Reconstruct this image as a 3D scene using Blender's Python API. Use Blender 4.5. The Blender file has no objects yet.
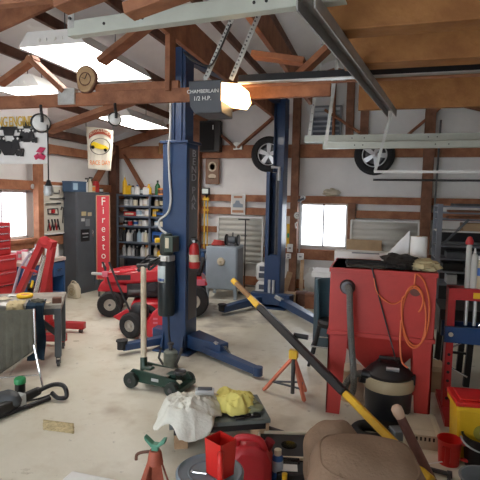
import bpy, bmesh, math, random
from mathutils import Vector, Matrix, Euler, noise
R = random.Random(7)
scene = bpy.context.scene
COL = scene.collection
PI = math.pi
V = Vector

# ---------------------------------------------------------------- camera geometry (metres; X right, Y to the back wall)
YAW, PITCH, ROLL, FPX, EYE = 16.0, 5.0, 1.1, 480.0, 1.65
_y, _p, _r = (math.radians(a) for a in (YAW, PITCH, ROLL))
FW = V((-math.sin(_y)*math.cos(_p), math.cos(_y)*math.cos(_p), -math.sin(_p)))
_rt = V((math.cos(_y), math.sin(_y), 0)); _up = _rt.cross(FW)
RT = _rt*math.cos(_r) + _up*math.sin(_r); UP = _up*math.cos(_r) - _rt*math.sin(_r)
CAM = V((0, 0, EYE))
def ray(x, y): return FW + RT*((x-240)/FPX) + UP*((240-y)/FPX)
def D(x, y, d): return CAM + ray(x, y)*d
def FL(x, y, z=0.0): r = ray(x, y); return CAM + r*((z-EYE)/r.z)
def AY(x, y, Y): r = ray(x, y); return CAM + r*(Y/r.y)
def AX(x, y, X): r = ray(x, y); return CAM + r*(X/r.x)

# ---------------------------------------------------------------- materials
MATS = {}
def mat(name, c, rough=.5, metal=0., var=0., scale=8., bump=0., bscale=None, c2=None, spec=.5, stretch=None, coat=0.):
    if name in MATS: return MATS[name]
    m = bpy.data.materials.new(name); m.use_nodes = True
    nt = m.node_tree; b = nt.nodes['Principled BSDF']
    b.inputs['Base Color'].default_value = (*c, 1); b.inputs['Roughness'].default_value = rough
    b.inputs['Metallic'].default_value = metal; b.inputs['Specular IOR Level'].default_value = spec
    b.inputs['Coat Weight'].default_value = coat
    tc = nt.nodes.new('ShaderNodeTexCoord'); mp = nt.nodes.new('ShaderNodeMapping')
    nt.links.new(tc.outputs['Object'], mp.inputs['Vector'])
    if stretch: mp.inputs['Scale'].default_value = stretch
    if var or c2:
        n = nt.nodes.new('ShaderNodeTexNoise'); n.inputs['Scale'].default_value = scale; n.inputs['Detail'].default_value = 6
        n.inputs['Roughness'].default_value = .65
        nt.links.new(mp.outputs['Vector'], n.inputs['Vector'])
        cr = nt.nodes.new('ShaderNodeValToRGB'); cr.color_ramp.elements[0].position = .35; cr.color_ramp.elements[1].position = .68
        a = c2 if c2 else tuple(max(0, v*(1-var)) for v in c)
        bb = c if c2 else tuple(min(1, v*(1+var)) for v in c)
        cr.color_ramp.elements[0].color = (*a, 1); cr.color_ramp.elements[1].color = (*bb, 1)
        nt.links.new(n.outputs['Fac'], cr.inputs['Fac']); nt.links.new(cr.outputs['Color'], b.inputs['Base Color'])
    if bump:
        n2 = nt.nodes.new('ShaderNodeTexNoise'); n2.inputs['Scale'].default_value = bscale or scale*3; n2.inputs['Detail'].default_value = 4
        nt.links.new(mp.outputs['Vector'], n2.inputs['Vector'])
        bp = nt.nodes.new('ShaderNodeBump'); bp.inputs['Strength'].default_value = bump; bp.inputs['Distance'].default_value = .03
        nt.links.new(n2.outputs['Fac'], bp.inputs['Height']); nt.links.new(bp.outputs['Normal'], b.inputs['Normal'])
    MATS[name] = m
    return m
def glow(name, c, s):
    m = bpy.data.materials.new(name); m.use_nodes = True; nt = m.node_tree
    nt.nodes.remove(nt.nodes['Principled BSDF']); e = nt.nodes.new('ShaderNodeEmission')
    e.inputs['Color'].default_value = (*c, 1); e.inputs['Strength'].default_value = s
    nt.links.new(e.outputs[0], nt.nodes['Material Output'].inputs['Surface']); return m
def glass(name, c=(1, 1, 1), rough=0.0, thin=True):
    m = bpy.data.materials.new(name); m.use_nodes = True; nt = m.node_tree
    nt.nodes.remove(nt.nodes['Principled BSDF'])
    t = nt.nodes.new('ShaderNodeBsdfTransparent'); t.inputs[0].default_value = (*c, 1)
    g = nt.nodes.new('ShaderNodeBsdfGlossy'); g.inputs['Roughness'].default_value = rough
    x = nt.nodes.new('ShaderNodeMixShader'); x.inputs[0].default_value = .06
    nt.links.new(t.outputs[0], x.inputs[1]); nt.links.new(g.outputs[0], x.inputs[2])
    nt.links.new(x.outputs[0], nt.nodes['Material Output'].inputs['Surface']); return m

def floor_material():
    m = bpy.data.materials.new('coated concrete'); m.use_nodes = True; nt = m.node_tree; b = nt.nodes['Principled BSDF']; L = nt.links.new
    tc = nt.nodes.new('ShaderNodeTexCoord')
    def ns(sc, det, lo, hi):
        n = nt.nodes.new('ShaderNodeTexNoise'); n.inputs['Scale'].default_value = sc; n.inputs['Detail'].default_value = det; n.inputs['Roughness'].default_value = .6
        L(tc.outputs['Object'], n.inputs['Vector'])
        r = nt.nodes.new('ShaderNodeMapRange'); r.inputs[1].default_value = lo; r.inputs[2].default_value = hi
        L(n.outputs['Fac'], r.inputs[0]); return r.outputs[0]
    def mix(f, a, bcol, k=1.0):
        x = nt.nodes.new('ShaderNodeMix'); x.data_type = 'RGBA'
        if k != 1:
            mm = nt.nodes.new('ShaderNodeMath'); mm.operation = 'MULTIPLY'; mm.inputs[1].default_value = k; L(f, mm.inputs[0]); f = mm.outputs[0]
        L(f, x.inputs[0])
        for v, i in ((a, 6), (bcol, 7)):
            if isinstance(v, tuple): x.inputs[i].default_value = (*v, 1)
            else: L(v, x.inputs[i])
        return x.outputs[2]
    base = mix(ns(.9, 5, .35, .7), (.66, .62, .50), (.80, .765, .66))
    base = mix(ns(5, 8, .5, .75), base, (.50, .42, .28), .5)
    base = mix(ns(2.1, 3, .60, .72), base, (.36, .28, .17), .45)
    base = mix(ns(14, 4, .66, .72), base, (.22, .19, .16), .5)
    geo = nt.nodes.new('ShaderNodeNewGeometry'); wn = nt.nodes.new('ShaderNodeTexNoise'); wn.inputs['Scale'].default_value = 3.2; wn.inputs['Detail'].default_value = 5
    L(tc.outputs['Object'], wn.inputs['Vector'])
    for (sx_, sy_, sr, col, k) in ((-1.95, 6.05, .55, (.20, .17, .14), .85), (-1.35, 6.4, .40, (.22, .19, .16), .7), (-1.7, 5.35, .3, (.26, .22, .18), .6), (-.75, 3.1, .55, (.30, .23, .15), .75), (.05, 3.1, .6, (.34, .26, .16), .7), (-1.9, 3.15, .16, (.33, .25, .16), .6), (-.5, 4.4, .3, (.36, .31, .25), .6), (-1.75, 4.3, .5, (.30, .25, .18), .5), (-3.2, 3.6, .5, (.33, .27, .18), .5)):
        dn = nt.nodes.new('ShaderNodeVectorMath'); dn.operation = 'DISTANCE'; dn.inputs[1].default_value = (sx_, sy_, 0); L(geo.outputs['Position'], dn.inputs[0])
        ad = nt.nodes.new('ShaderNodeMath'); ad.operation = 'MULTIPLY_ADD'; ad.inputs[1].default_value = sr*2.6; L(wn.outputs['Fac'], ad.inputs[0]); L(dn.outputs['Value'], ad.inputs[2])
        mr = nt.nodes.new('ShaderNodeMapRange'); mr.inputs[1].default_value = sr*1.25; mr.inputs[2].default_value = sr*2.15; mr.inputs[3].default_value = k; mr.inputs[4].default_value = 0; L(ad.outputs[0], mr.inputs[0])
        base = mix(mr.outputs[0], base, col)
    L(base, b.inputs['Base Color'])
    L(ns(3, 6, -.1, 1.35), b.inputs['Roughness'])
    n = nt.nodes.new('ShaderNodeTexNoise'); n.inputs['Scale'].default_value = 30; L(tc.outputs['Object'], n.inputs['Vector'])
    bp = nt.nodes.new('ShaderNodeBump'); bp.inputs['Strength'].default_value = .12; bp.inputs['Distance'].default_value = .01
    L(n.outputs['Fac'], bp.inputs['Height']); L(bp.outputs['Normal'], b.inputs['Normal'])
    return m

def wood(name, c1, c2, rough=.65):
    return mat(name, c1, rough, 0, 0, 6, .25, 20, c2=c2, stretch=(1, 1, 1), spec=.3)
W_TRUSS = wood('reddish truss lumber', (.36, .155, .08), (.19, .075, .04))
CEIL = mat('white vinyl roof blanket', (.93, .93, .93), .5, 0, .03, 2, .5, 4)
W_DARK = wood('dark purlin lumber', (.19, .09, .06), (.10, .045, .03))
W_GIRT = wood('orange brown girt', (.44, .20, .105), (.26, .105, .055))
W_POST = wood('brown post', (.30, .15, .09), (.17, .075, .045))
W_BEAM = wood('yellow pine beam', (.36, .165, .055), (.24, .10, .032))
W_RAW = wood('raw wood', (.52, .36, .22), (.34, .21, .12))
W_GREY = wood('weathered handle', (.80, .72, .56), (.55, .46, .33))
INSUL = mat('white vinyl insulation', (.86, .855, .84), .55, 0, .05, 2, .5, 4)
BLUE = mat('navy lift paint', (.017, .050, .135), .4, 0, .12, 5, coat=.2)
RED = mat('red paint', (.48, .025, .028), .42, 0, .12, 6)
REDM = mat('mower red', (.62, .02, .035), .3, 0, .06, 6, coat=.3)
REDB = mat('blast cabinet red', (.50, .045, .038), .45, 0, .12, 4)
REDP = mat('red plastic', (.62, .02, .015), .35)
GASR = mat('gas can red', (.55, .025, .035), .42, 0, .08, 8)
PINK = mat('faded pink red', (.70, .16, .22), .4)
YEL = mat('yellow plastic', (.85, .52, .02), .4, 0, .06, 5)
YELP = mat('yellow pole paint', (.82, .49, .03), .35, 0, .12, 9)
BLACK = mat('black plastic', (.012, .012, .014), .45)
RUB = mat('black rubber', (.018, .018, .02), .8, 0, .2, 30, .2, 60)
DGREY = mat('dark grey enamel', (.095, .108, .125), .42, 0, .1, 4)
MGREY = mat('mid grey paint', (.22, .24, .26), .45, 0, .1, 6)
LGREY = mat('light grey metal', (.52, .54, .55), .4, .3, .08, 7)
GALV = mat('galvanised steel', (.55, .56, .54), .35, .7, .15, 14)
DSTEEL = mat('dark steel', (.10, .10, .105), .4, .7, .2, 12)
CHROME = mat('bright metal', (.75, .75, .76), .18, 1.)
PALE = mat('pale green grey track', (.50, .53, .47), .4, .25, .06, 5)
WHITE = mat('white plastic', (.82, .82, .80), .45)
WHITEP = mat('white paint', (.80, .80, .78), .5, 0, .04, 6)
CREAM = mat('cream plastic', (.68, .62, .47), .5, 0, .05, 7)
TAN = mat('tan plastic', (.50, .42, .27), .5)
CARD = mat('cardboard', (.50, .35, .21), .8, 0, .1, 5)
CARDL = mat('pale cardboard', (.60, .54, .42), .8, 0, .08, 5)
GREEN = mat('green jack paint', (.012, .042, .028), .4, 0, .25, 10)
GREENB = mat('bright green plastic', (.03, .30, .10), .4)
GREENP = mat('faded green casting', (.10, .30, .20), .5)
SAFE = mat('blue grey enamel', (.36, .43, .50), .42, 0, .07, 5)
SUEDE = mat('brown suede', (.30, .205, .14), .95, 0, .14, 3, .25, 60, spec=.15)
CLOTHW = mat('white cotton', (.76, .76, .68), .9, 0, .06, 5, .2, 40, spec=.1)
CLOTHY = mat('pale yellow cloth', (.80, .72, .22), .9, 0, .06, 5, spec=.1)
CANVAS = mat('olive grey canvas', (.125, .12, .095), .9, 0, .15, 5, .3, 60, spec=.1)
NAVYC = mat('dark blue cloth', (.025, .045, .07), .9, 0, .2, 7, spec=.1)
BEIGE = mat('beige cloth', (.55, .46, .27), .9, 0, .1, 7, spec=.1)
ORNG = mat('orange rubber', (.75, .17, .05), .5)
SALM = mat('faded red steel', (.80, .24, .15), .45)
BLUEP = mat('blue plastic', (.03, .12, .40), .4)
NAVYP = mat('press blue', (.01, .05, .16), .4)
TEAL = mat('dark teal', (.03, .10, .16), .5)
WGLASS = glass('window glass')
TUBE = glow('fluorescent diffuser', (1.0, .95, .88), 11.0)
BULB = glow('warm lamp lens', (1.0, .60, .26), 9.0)
SCREEN = mat('work light glass', (.75, .85, .80), .15)
FLOORM = floor_material()

# ---------------------------------------------------------------- mesh builder
class MB:
    def __init__(s): s.bm = bmesh.new(); s.th = 0
    def face(s, vs):
        try: s.bm.faces.new(vs)
        except ValueError: pass
    def pts(s, P, F):
        v = [s.bm.verts.new(p) for p in P]
        for f in F: s.face([v[i] for i in f])
        return s
    def box(s, a, b):
        x0, y0, z0 = a; x1, y1, z1 = b
        return s.pts([(x0,y0,z0),(x1,y0,z0),(x1,y1,z0),(x0,y1,z0),(x0,y0,z1),(x1,y0,z1),(x1,y1,z1),(x0,y1,z1)],
                     [(3,2,1,0),(4,5,6,7),(0,1,5,4),(1,2,6,5),(2,3,7,6),(3,0,4,7)])
    def cbox(s, c, d, rot=None):
        M = Euler(rot).to_matrix() if rot else Matrix.Identity(3)
        c = V(c); P = []
        for z in (-.5, .5):
            for x, y in ((-.5,-.5),(.5,-.5),(.5,.5),(-.5,.5)): P.append(c + M @ V((x*d[0], y*d[1], z*d[2])))
        return s.pts(P, [(3,2,1,0),(4,5,6,7),(0,1,5,4),(1,2,6,5),(2,3,7,6),(3,0,4,7)])
    def beam(s, p, q, w, h, up=(0,0,1), w2=None, h2=None):
        p, q = V(p), V(q); d = (q-p).normalized(); sd = d.cross(V(up))
        if sd.length < 1e-4: sd = d.cross(V((0,1,0)))
        sd.normalize(); u = sd.cross(d); w2 = w2 or w; h2 = h2 or h; P = []
        for o, a, b in ((p,w,h),(q,w2,h2)):
            for x, y in ((-.5,-.5),(.5,-.5),(.5,.5),(-.5,.5)): P.append(o + sd*(x*a) + u*(y*b))
        return s.pts(P, [(3,2,1,0),(4,5,6,7),(0,1,5,4),(1,2,6,5),(2,3,7,6),(3,0,4,7)])
    def cyl(s, p, q, r, r2=None, n=16, caps=True):
        p, q = V(p), V(q); r2 = r if r2 is None else r2; d = (q-p).normalized()
        a = d.orthogonal().normalized(); b = d.cross(a)
        A = [s.bm.verts.new(p + (a*math.cos(2*PI*i/n) + b*math.sin(2*PI*i/n))*r) for i in range(n)]
        B = [s.bm.verts.new(q + (a*math.cos(2*PI*i/n) + b*math.sin(2*PI*i/n))*r2) for i in range(n)]
        for i in range(n): s.face([A[i], A[(i+1)%n], B[(i+1)%n], B[i]])
        if caps: s.face(A[::-1]); s.face(B)
        return s
    def tube(s, P, r, n=8, sub=0):
        P = [V(p) for p in P]
        if sub:
            Q = []
            for i in range(len(P)-1):
                p0, p1, p2, p3 = P[max(i-1,0)], P[i], P[i+1], P[min(i+2,len(P)-1)]
                for k in range(sub):
                    t = k/sub
                    Q.append(.5*((2*p1)+(p2-p0)*t+(2*p0-5*p1+4*p2-p3)*t*t+(3*p1-p0-3*p2+p3)*t**3))
            P = Q+[P[-1]]
        a = None; prev = None; rings = []
        for i, p in enumerate(P):
            d = (P[min(i+1,len(P)-1)]-P[max(i-1,0)]).normalized()
            a = d.orthogonal().normalized() if a is None else (a-d*a.dot(d)).normalized()
            b = d.cross(a)
            rings.append([s.bm.verts.new(p+(a*math.cos(2*PI*k/n)+b*math.sin(2*PI*k/n))*r) for k in range(n)])
        for A, B in zip(rings, rings[1:]):
            for k in range(n): s.face([A[k], A[(k+1)%n], B[(k+1)%n], B[k]])
        s.face(rings[0][::-1]); s.face(rings[-1]); return s
    def lathe(s, prof, c=(0,0,0), n=24, axis=None, sx=1., sy=1.):
        c = V(c); M = V(axis).to_track_quat('Z','Y').to_matrix() if axis else Matrix.Identity(3); rings = []
        for r, z in prof:
            if r < 1e-5: rings.append([s.bm.verts.new(c+M@V((0,0,z)))])
            else: rings.append([s.bm.verts.new(c+M@V((r*sx*math.cos(2*PI*k/n), r*sy*math.sin(2*PI*k/n), z))) for k in range(n)])
        for A, B in zip(rings, rings[1:]):
            for k in range(n):
                j = (k+1)%n
                if len(A) == 1 and len(B) == 1: continue
                if len(A) == 1: s.face([A[0], B[j], B[k]])
                elif len(B) == 1: s.face([A[k], A[j], B[0]])
                else: s.face([A[k], A[j], B[j], B[k]])
        return s
    def torus(s, c, axis, Rr, r, n=28, m=10, flat=1.):
        return s.lathe([(Rr + r*math.cos(2*PI*k/m), r*flat*math.sin(2*PI*k/m)) for k in range(m+1)], c, n, axis)
    def prism(s, poly, ext):
        e = V(ext); P = [V(p) for p in poly]; n = len(P)
        A = [s.bm.verts.new(p) for p in P]; B = [s.bm.verts.new(p+e) for p in P]
        s.face(A[::-1]); s.face(B)
        for i in range(n): s.face([A[i], A[(i+1)%n], B[(i+1)%n], B[i]])
        return s
    def blob(s, c, r, amp=.0, freq=3., seed=0, flat=None, nu=28, nv=16, pw=1.0):
        c = V(c); rings = []
        def sg(v): return math.copysign(abs(v)**pw, v)
        for i in range(nv+1):
            th = PI*i/nv; row = []
            for k in range(nu if 0 < i < nv else 1):
                ph = 2*PI*k/nu
                d = V((sg(math.sin(th))*sg(math.cos(ph)), sg(math.sin(th))*sg(math.sin(ph)), sg(math.cos(th))))
                f = 1+amp*noise.noise(d*freq+V((seed*7.3, seed*1.7, 0)))
                p = V((d.x*r[0]*f, d.y*r[1]*f, d.z*r[2]*f))
                if flat is not None and p.z < flat: p.z = flat
                row.append(s.bm.verts.new(c+p))
            rings.append(row)
        for A, B in zip(rings, rings[1:]):
            for k in range(nu):
                j = (k+1)%nu
                if len(A) == 1: s.face([A[0], B[k], B[j]])
                elif len(B) == 1: s.face([A[k], B[0], A[j]])
                else: s.face([A[k], B[k], B[j], A[j]])
        return s
    def grid(s, f, nu, nv, th=0.):
        G = [[s.bm.verts.new(f(i/nu, j/nv)) for j in range(nv+1)] for i in range(nu+1)]
        for i in range(nu):
            for j in range(nv): s.face([G[i][j], G[i+1][j], G[i+1][j+1], G[i][j+1]])
        if th: s.th = th
        return s

def mk(name, mb, m, parent=None, loc=None, bevel=0., smooth=True, rot=None):
    bm = mb.bm
    bmesh.ops.recalc_face_normals(bm, faces=bm.faces[:])
    if parent is None and loc is None and bm.verts:
        xs = [v.co for v in bm.verts]
        loc = V((sum(v.x for v in xs)/len(xs), sum(v.y for v in xs)/len(xs), min(v.z for v in xs)))
        bmesh.ops.translate(bm, verts=bm.verts[:], vec=-loc)
    me = bpy.data.meshes.new(name); bm.to_mesh(me); bm.free(); me.materials.append(m)
    if smooth and len(me.polygons):
        me.polygons.foreach_set('use_smooth', [True]*len(me.polygons)); me.set_sharp_from_angle(angle=.65)
    o = bpy.data.objects.new(name, me); COL.objects.link(o)
    if loc is not None: o.location = loc
    if rot is not None: o.rotation_euler = rot
    if parent is not None: o.parent = parent
    if mb.th:
        md = o.modifiers.new('thickness', 'SOLIDIFY'); md.thickness = mb.th; md.offset = 0
    if bevel:
        md = o.modifiers.new('bevel', 'BEVEL'); md.width = bevel; md.segments = 2; md.limit_method = 'ANGLE'; md.angle_limit = .7
    return o
def tag(o, label, cat, group=None):
    o['label'] = label; o['category'] = cat
    if group: o['group'] = group
    return o
def T(name, label, cat, loc=(0,0,0), rz=0., group=None):
    o = bpy.data.objects.new(name, None); COL.objects.link(o); o.empty_display_size = .1
    o.location = loc; o.rotation_euler = (0, 0, rz)
    return tag(o, label, cat, group)
def wp(name, mb, m, t, bevel=0., smooth=True):
    """a part given in world coordinates, hung under an unrotated thing (or under a part of one)"""
    off = V((0,0,0)); q = t
    while q is not None: off = off + q.location; q = q.parent
    bmesh.ops.translate(mb.bm, verts=mb.bm.verts[:], vec=-off)
    return mk(name, mb, m, t, None, bevel, smooth)
def S(name, label, cat, mb, m, group=None, bevel=0., loc=None, rot=None): return tag(mk(name, mb, m, None, loc, bevel, rot=rot), label, cat, group)
def st(name, mb, m, parent=None, bevel=0.):
    o = wp(name, mb, m, parent, bevel) if parent is not None else mk(name, mb, m, None, None, bevel)
    if parent is None: o['kind'] = 'structure'
    return o
def txt(name, body, size, origin, xdir, ydir, m, parent, ext=.001, space=1.0, world=True, sx=1.):
    cu = bpy.data.curves.new(name, 'FONT'); cu.body = body; cu.size = size; cu.extrude = ext; cu.align_x = 'CENTER'; cu.align_y = 'CENTER'; cu.space_character = space
    o = bpy.data.objects.new(name, cu); COL.objects.link(o)
    dg = bpy.context.evaluated_depsgraph_get(); me = bpy.data.meshes.new_from_object(o.evaluated_get(dg)); bpy.data.objects.remove(o)
    X = V(xdir).normalized(); Y = V(ydir).normalized(); Z = X.cross(Y); off = V((0,0,0)); q = parent if world else None
    while q is not None: off = off + q.location; q = q.parent
    for v in me.vertices: v.co = V(origin) + X*(v.co.x*sx) + Y*v.co.y + Z*v.co.z - off
    me.materials.clear(); me.materials.append(m)
    r = bpy.data.objects.new(name, me); COL.objects.link(r); r.parent = parent
    return r
def clone(t, loc, rz=None, label=None, group=None):
    r = t.copy(); COL.objects.link(r); r.location = loc
    if rz is not None: r.rotation_euler = (0, 0, rz)
    if label: r['label'] = label
    if group: r['group'] = group
    for ch in list(t.children):
        c = ch.copy(); COL.objects.link(c); c.parent = r
        for g in list(ch.children):
            d = g.copy(); COL.objects.link(d); d.parent = c
    return r
ORD = ['first','second','third','fourth','fifth','sixth','seventh','eighth','ninth','tenth','eleventh','twelfth']
# ================================================================ THE SETTING
YB = 8.5          # inner face of the back wall's girts
XL = -5.02        # inner face of the left wall's girts
EAVE, RIDGEX, RIDGEZ, XR = 2.62, -.8, 3.83, 3.45
SL = (RIDGEZ-EAVE)/(RIDGEX-XL)
def roofz(x): return EAVE + SL*(x-XL) if x < RIDGEX else RIDGEZ - (RIDGEZ-EAVE)/(XR-RIDGEX)*(x-RIDGEX)
st('floor', MB().box((-5.25, -2.0, -.12), (3.75, 8.75, 0)), FLOORM)
def fill_wall(mb, fixed, axis, a0, a1, z0, z1, hole):
    # a wall slab with one rectangular opening: hole = (h0, h1, zz0, zz1)
    h0, h1, q0, q1 = hole
    for (p, q, r, s_) in ((a0, h0, z0, z1), (h1, a1, z0, z1), (h0, h1, z0, q0), (h0, h1, q1, z1)):
        if axis == 'x': mb.box((p, fixed[0], r), (q, fixed[1], s_))
        else: mb.box((fixed[0], p, r), (fixed[1], q, s_))
WB = (-1.345, -.51, .80, 1.585)                 # back window opening: x0, x1, z0, z1
WL = (5.05, 6.10, .99, 1.70)                    # left window opening: y0, y1, z0, z1
w = MB(); fill_wall(w, (YB+.10, YB+.16), 'x', -5.2, 3.7, 0, 2.62, WB)
w.prism([(-5.2, YB+.10, 2.62), (3.7, YB+.10, 2.62), (3.7, YB+.10, 2.92), (RIDGEX, YB+.10, RIDGEZ+.27), (-5.2, YB+.10, 2.92)], (0, .06, 0))
st('wall_back', w, INSUL)
w = MB(); fill_wall(w, (XL-.16, XL-.10), 'y', -1.56, YB+.16, 0, 2.86, WL); st('wall_left', w, INSUL)
st('wall_right', MB().box((3.6, -1.56, 0), (3.66, YB+.16, 2.86)), INSUL)
# the wall behind the viewer, its unseen doorway added to let daylight in low
w = MB(); fill_wall(w, (-1.56, -1.5), 'x', -5.2, 3.7, 0, 2.62, (-4.4, -.9, 0, 2.1)); w.prism([(-5.2, -1.56, 2.62), (3.7, -1.56, 2.62), (3.7, -1.56, 2.92), (RIDGEX, -1.56, RIDGEZ+.27), (-5.2, -1.56, 2.92)], (0, .06, 0)); st('wall_front', w, INSUL)
def wrinkled(x0, x1):
    def f(u, v):
        x = x0+(x1-x0)*u; y = -1.55+(YB+1.71)*v
        sag = .03*abs(math.sin(y*PI/1.22)) + .02*noise.noise(V((x*2, y*2, 0)))
        return V((x, y, roofz(x)+.25-.02-sag))
    return f
st('ceiling', MB().grid(wrinkled(XL-.16, RIDGEX), 20, 50).grid(wrinkled(RIDGEX, 3.7), 20, 50), CEIL)

# girts (nailed to the back and left wall), the long timbers that carry shelves and windows
def girtB(n, z0, z1, x0=-5.1, x1=3.6, m=W_GIRT): st('trim_%d' % n, MB().box((x0, YB, z0), (x1, YB+.098, z1)), m, bevel=.004)
girtB(1, 2.38, 2.61); girtB(2, 1.585, 1.71); girtB(3, 1.345, 1.475, -5.1, WB[0]-.09); girtB(4, 1.345, 1.475, WB[1]+.14, 3.6)
girtB(5, .58, .76); girtB(6, 1.0, 1.11, -5.1, -2.9); girtB(7, .05, .2)
def girtL(n, z0, z1, y0=-.5, y1=YB-.05): st('trim_%d' % n, MB().box((XL-.098, y0, z0), (XL, y1, z1)), W_GIRT, bevel=.004)
girtL(8, 1.71, 1.85); girtL(9, 2.30, 2.44); girtL(10, .83, .98); girtL(11, .05, .2)
st('trim_12', MB().box((XL-.11, -.6, 2.56), (XL+.02, YB, 2.68)), W_DARK)
# posts
def post(n, x, y, z1, w=.15, d=.13, m=W_POST, p=None): st('trim_%d' % n, MB().box((x-w/2, y-d/2, 0), (x+w/2, y+d/2, z1)), m, bevel=.006)
post(13, XL+.02, YB-.09, 2.62, .16, .14, W_DARK)
post(14, -3.28, YB-.067, 3.05); post(15, -1.43, YB-.067, 3.45, .13); post(16, .745, YB-.067, 3.25, .16)
post(17, XL+.045, 6.19, 2.6, .10, .12, W_GIRT)
st('trim_18', MB().box((WB[1]+.0, YB-.01, WB[2]-.03), (WB[1]+.13, YB+.098, WB[3]+.02)), W_POST, bevel=.004)
st('trim_19', MB().box((-.60, YB-.03, 2.61), (-.47, YB+.09, 3.75)), W_POST); st('trim_20', MB().box((-.36, YB-.03, 2.61), (-.22, YB+.09, 3.7)), W_POST)
# diagonal wind braces on both sides of the corner, and on the gable
st('trim_21', MB().beam(AY(124, 155, YB-.04), AY(150, 200, YB-.04), .04, .14, (0,1,0)), W_TRUSS)
st('trim_22', MB().beam((XL+.03, 8.35, 2.5), (XL+.03, 7.35, 1.5), .04, .14, (1,0,0)), W_TRUSS)
# windows
def window(n, axis, o, fixed, frame, nm):
    a0, a1, z0, z1 = o; t = .035; fm = MB(); am = MB()
    def bx(mb, p, q, r, s_, d0, d1):
        if axis == 'x': mb.box((p, d0, r), (q, d1, s_))
        else: mb.box((d0, p, r), (d1, q, s_))
    f0, f1 = fixed
    for p, q, r, s_ in ((a0, a0+t, z0, z1), (a1-t, a1, z0, z1), (a0, a1, z0, z0+t), (a0, a1, z1-t, z1), ((a0+a1)/2-.014, (a0+a1)/2+.014, z0, z1)): bx(fm, p, q, r, s_, f0, f1)
    bx(am, a0+t, a1-t, z0+t, z1-t, (f0+f1)/2-.003, (f0+f1)/2+.003)
    w_ = mk('window_%d' % n, fm, frame); w_['kind'] = 'structure'
    wp('window_pane', am, WGLASS, w_)
window(1, 'y', WL, (XL-.14, XL-.08), WHITEP, 0); window(2, 'x', WB, (YB+.06, YB+.12), WHITEP, 0)
st('trim_23', MB().box((XL-.1, WL[0]-.1, WL[2]-.05), (XL+.05, WL[1]+.1, WL[2]-.005)), W_GIRT)
# ---- roof: trusses and purlins
def truss(Y, members, plates=(), chord=None, top=True, hch=.105):
    t = bpy.data.objects.new('roof_truss', None); COL.objects.link(t); t.location = (RIDGEX, Y, 2.38); t['kind'] = 'structure'
    if chord: wp('bottom_chord', MB().beam(chord[0], chord[1], .045, hch), W_TRUSS, t, .004)
    if top:
        wp('top_chord', MB().beam((XL-.05, Y, EAVE-.03), (RIDGEX, Y, RIDGEZ-.03), .04, .16), W_TRUSS, t, .004)
        wp('top_chord', MB().beam((RIDGEX, Y, RIDGEZ-.03), (XR+.1, Y, EAVE-.03), .04, .16), W_TRUSS, t, .004)
    for p, q, h in members: wp('web', MB().beam(p, q, .042, h, (0,1,0)), W_TRUSS, t, .004)
    for c in plates: wp('gusset_plate', MB().cbox(c, (.16, .052, .13)), GALV, t)
    return t
g = YB-.03
truss(g, [(AY(236, 148, g), AY(190, 108, g), .11), (AY(238, 148, g), AY(280, 112, g), .11), (AY(392, 148, g), AY(440, 108, g), .10), (AY(360, 133, g), AY(325, 110, g), .10),
          ((RIDGEX, g, 2.6), (RIDGEX, g, 3.75), .12)], [AY(238, 146, g-.01)])
Y1 = 3.52
truss(Y1, [(AY(101, 62, Y1), AY(152, 22, Y1), .13), (AY(170, 92, Y1), AY(171, -8, Y1), .11), (AY(66, 92, Y1), AY(30, 58, Y1), .10), (AY(0, 84, Y1), AY(36, 58, Y1), .09),
           (AY(290, 84, Y1), AY(352, 26, Y1), .13), (AY(253, 55, Y1), AY(305, 62, Y1), .13)], [AY(68, 97, Y1-.01)], ((-4.95, Y1, 2.4345), (-.36, Y1, 2.4345)))
Y0 = 1.62
truss(Y0, [(AY(128, 12, Y0), AY(200, -14, Y0), .08), (AY(60, 6, Y0), AY(140, -25, Y0), .09)], (), ((-3.3, Y0, 2.49), (-.9, Y0, 2.49)), top=False, hch=.22)
# knee brace from the left wall to the first chord, longitudinal timbers between the trusses
st('trim_24', MB().beam(AY(48, 131, 3.60), AY(132, 101, 3.60), .04, .13, (0,1,0)), W_TRUSS)
st('trim_70', MB().box((-2.25, 3.50, 2.42), (-1.52, 3.54, 2.545)), W_TRUSS, bevel=.004)
n_ = 25
for x in (-4.35, -3.68, -3.05, -2.45, -1.85, -1.3, .1, .9, 1.7, 2.5):
    st('trim_%d' % n_, MB().beam((x, -.4, roofz(x)+.09), (x, YB+.05, roofz(x)+.09), .045, .10), W_DARK, bevel=.004); n_ += 1
for x, y0, y1, z0, z1 in ((-1.62, 3.3, 8.5, 2.88, 3.13), (-.92, 2.9, 6.3, 2.86, 3.06)):
    st('trim_%d' % n_, MB().box((x, y0, z0), (x+.045, y1, z1)), W_TRUSS, bevel=.004); n_ += 1
# yellow pine beams over the door end of the shop and the steel channel that carries their ends
pA, pB = FL(306, -2, 2.385), FL(392, 112, 2.385)
ch = MB(); dch = (pB-pA).normalized()
for o in (V((0,0,.015)),): ch.beam(pA+o, pB+o, .068, .006)
sd = dch.cross(V((0,0,1)))
ch.beam(pA+sd*.034+V((0,0,-.012)), pB+sd*.034+V((0,0,-.012)), .006, .055).beam(pA-sd*.034+V((0,0,-.012)), pB-sd*.034+V((0,0,-.012)), .006, .055)
st('trim_%d' % n_, ch, mat('channel steel', (.30, .29, .28), .45, .2, .15, 8)); n_ += 1
for (x, y, y2, hh, th) in ((322, 31, 8, .25, .14), (343, 64.5, 32, .24, .15), (358, 110, 66, .24, .05)):
    a = FL(x, y, 2.405)
    st('trim_%d' % n_, MB().box((a.x, a.y, 2.405), (3.55, a.y+th, 2.405+hh)), W_BEAM, bevel=.005); n_ += 1
a = FL(352, 84, 2.405)
st('trim_%d' % n_, MB().box((a.x, a.y, 2.44), (3.55, a.y+.05, 2.60)), W_BEAM, bevel=.005); n_ += 1
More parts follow.
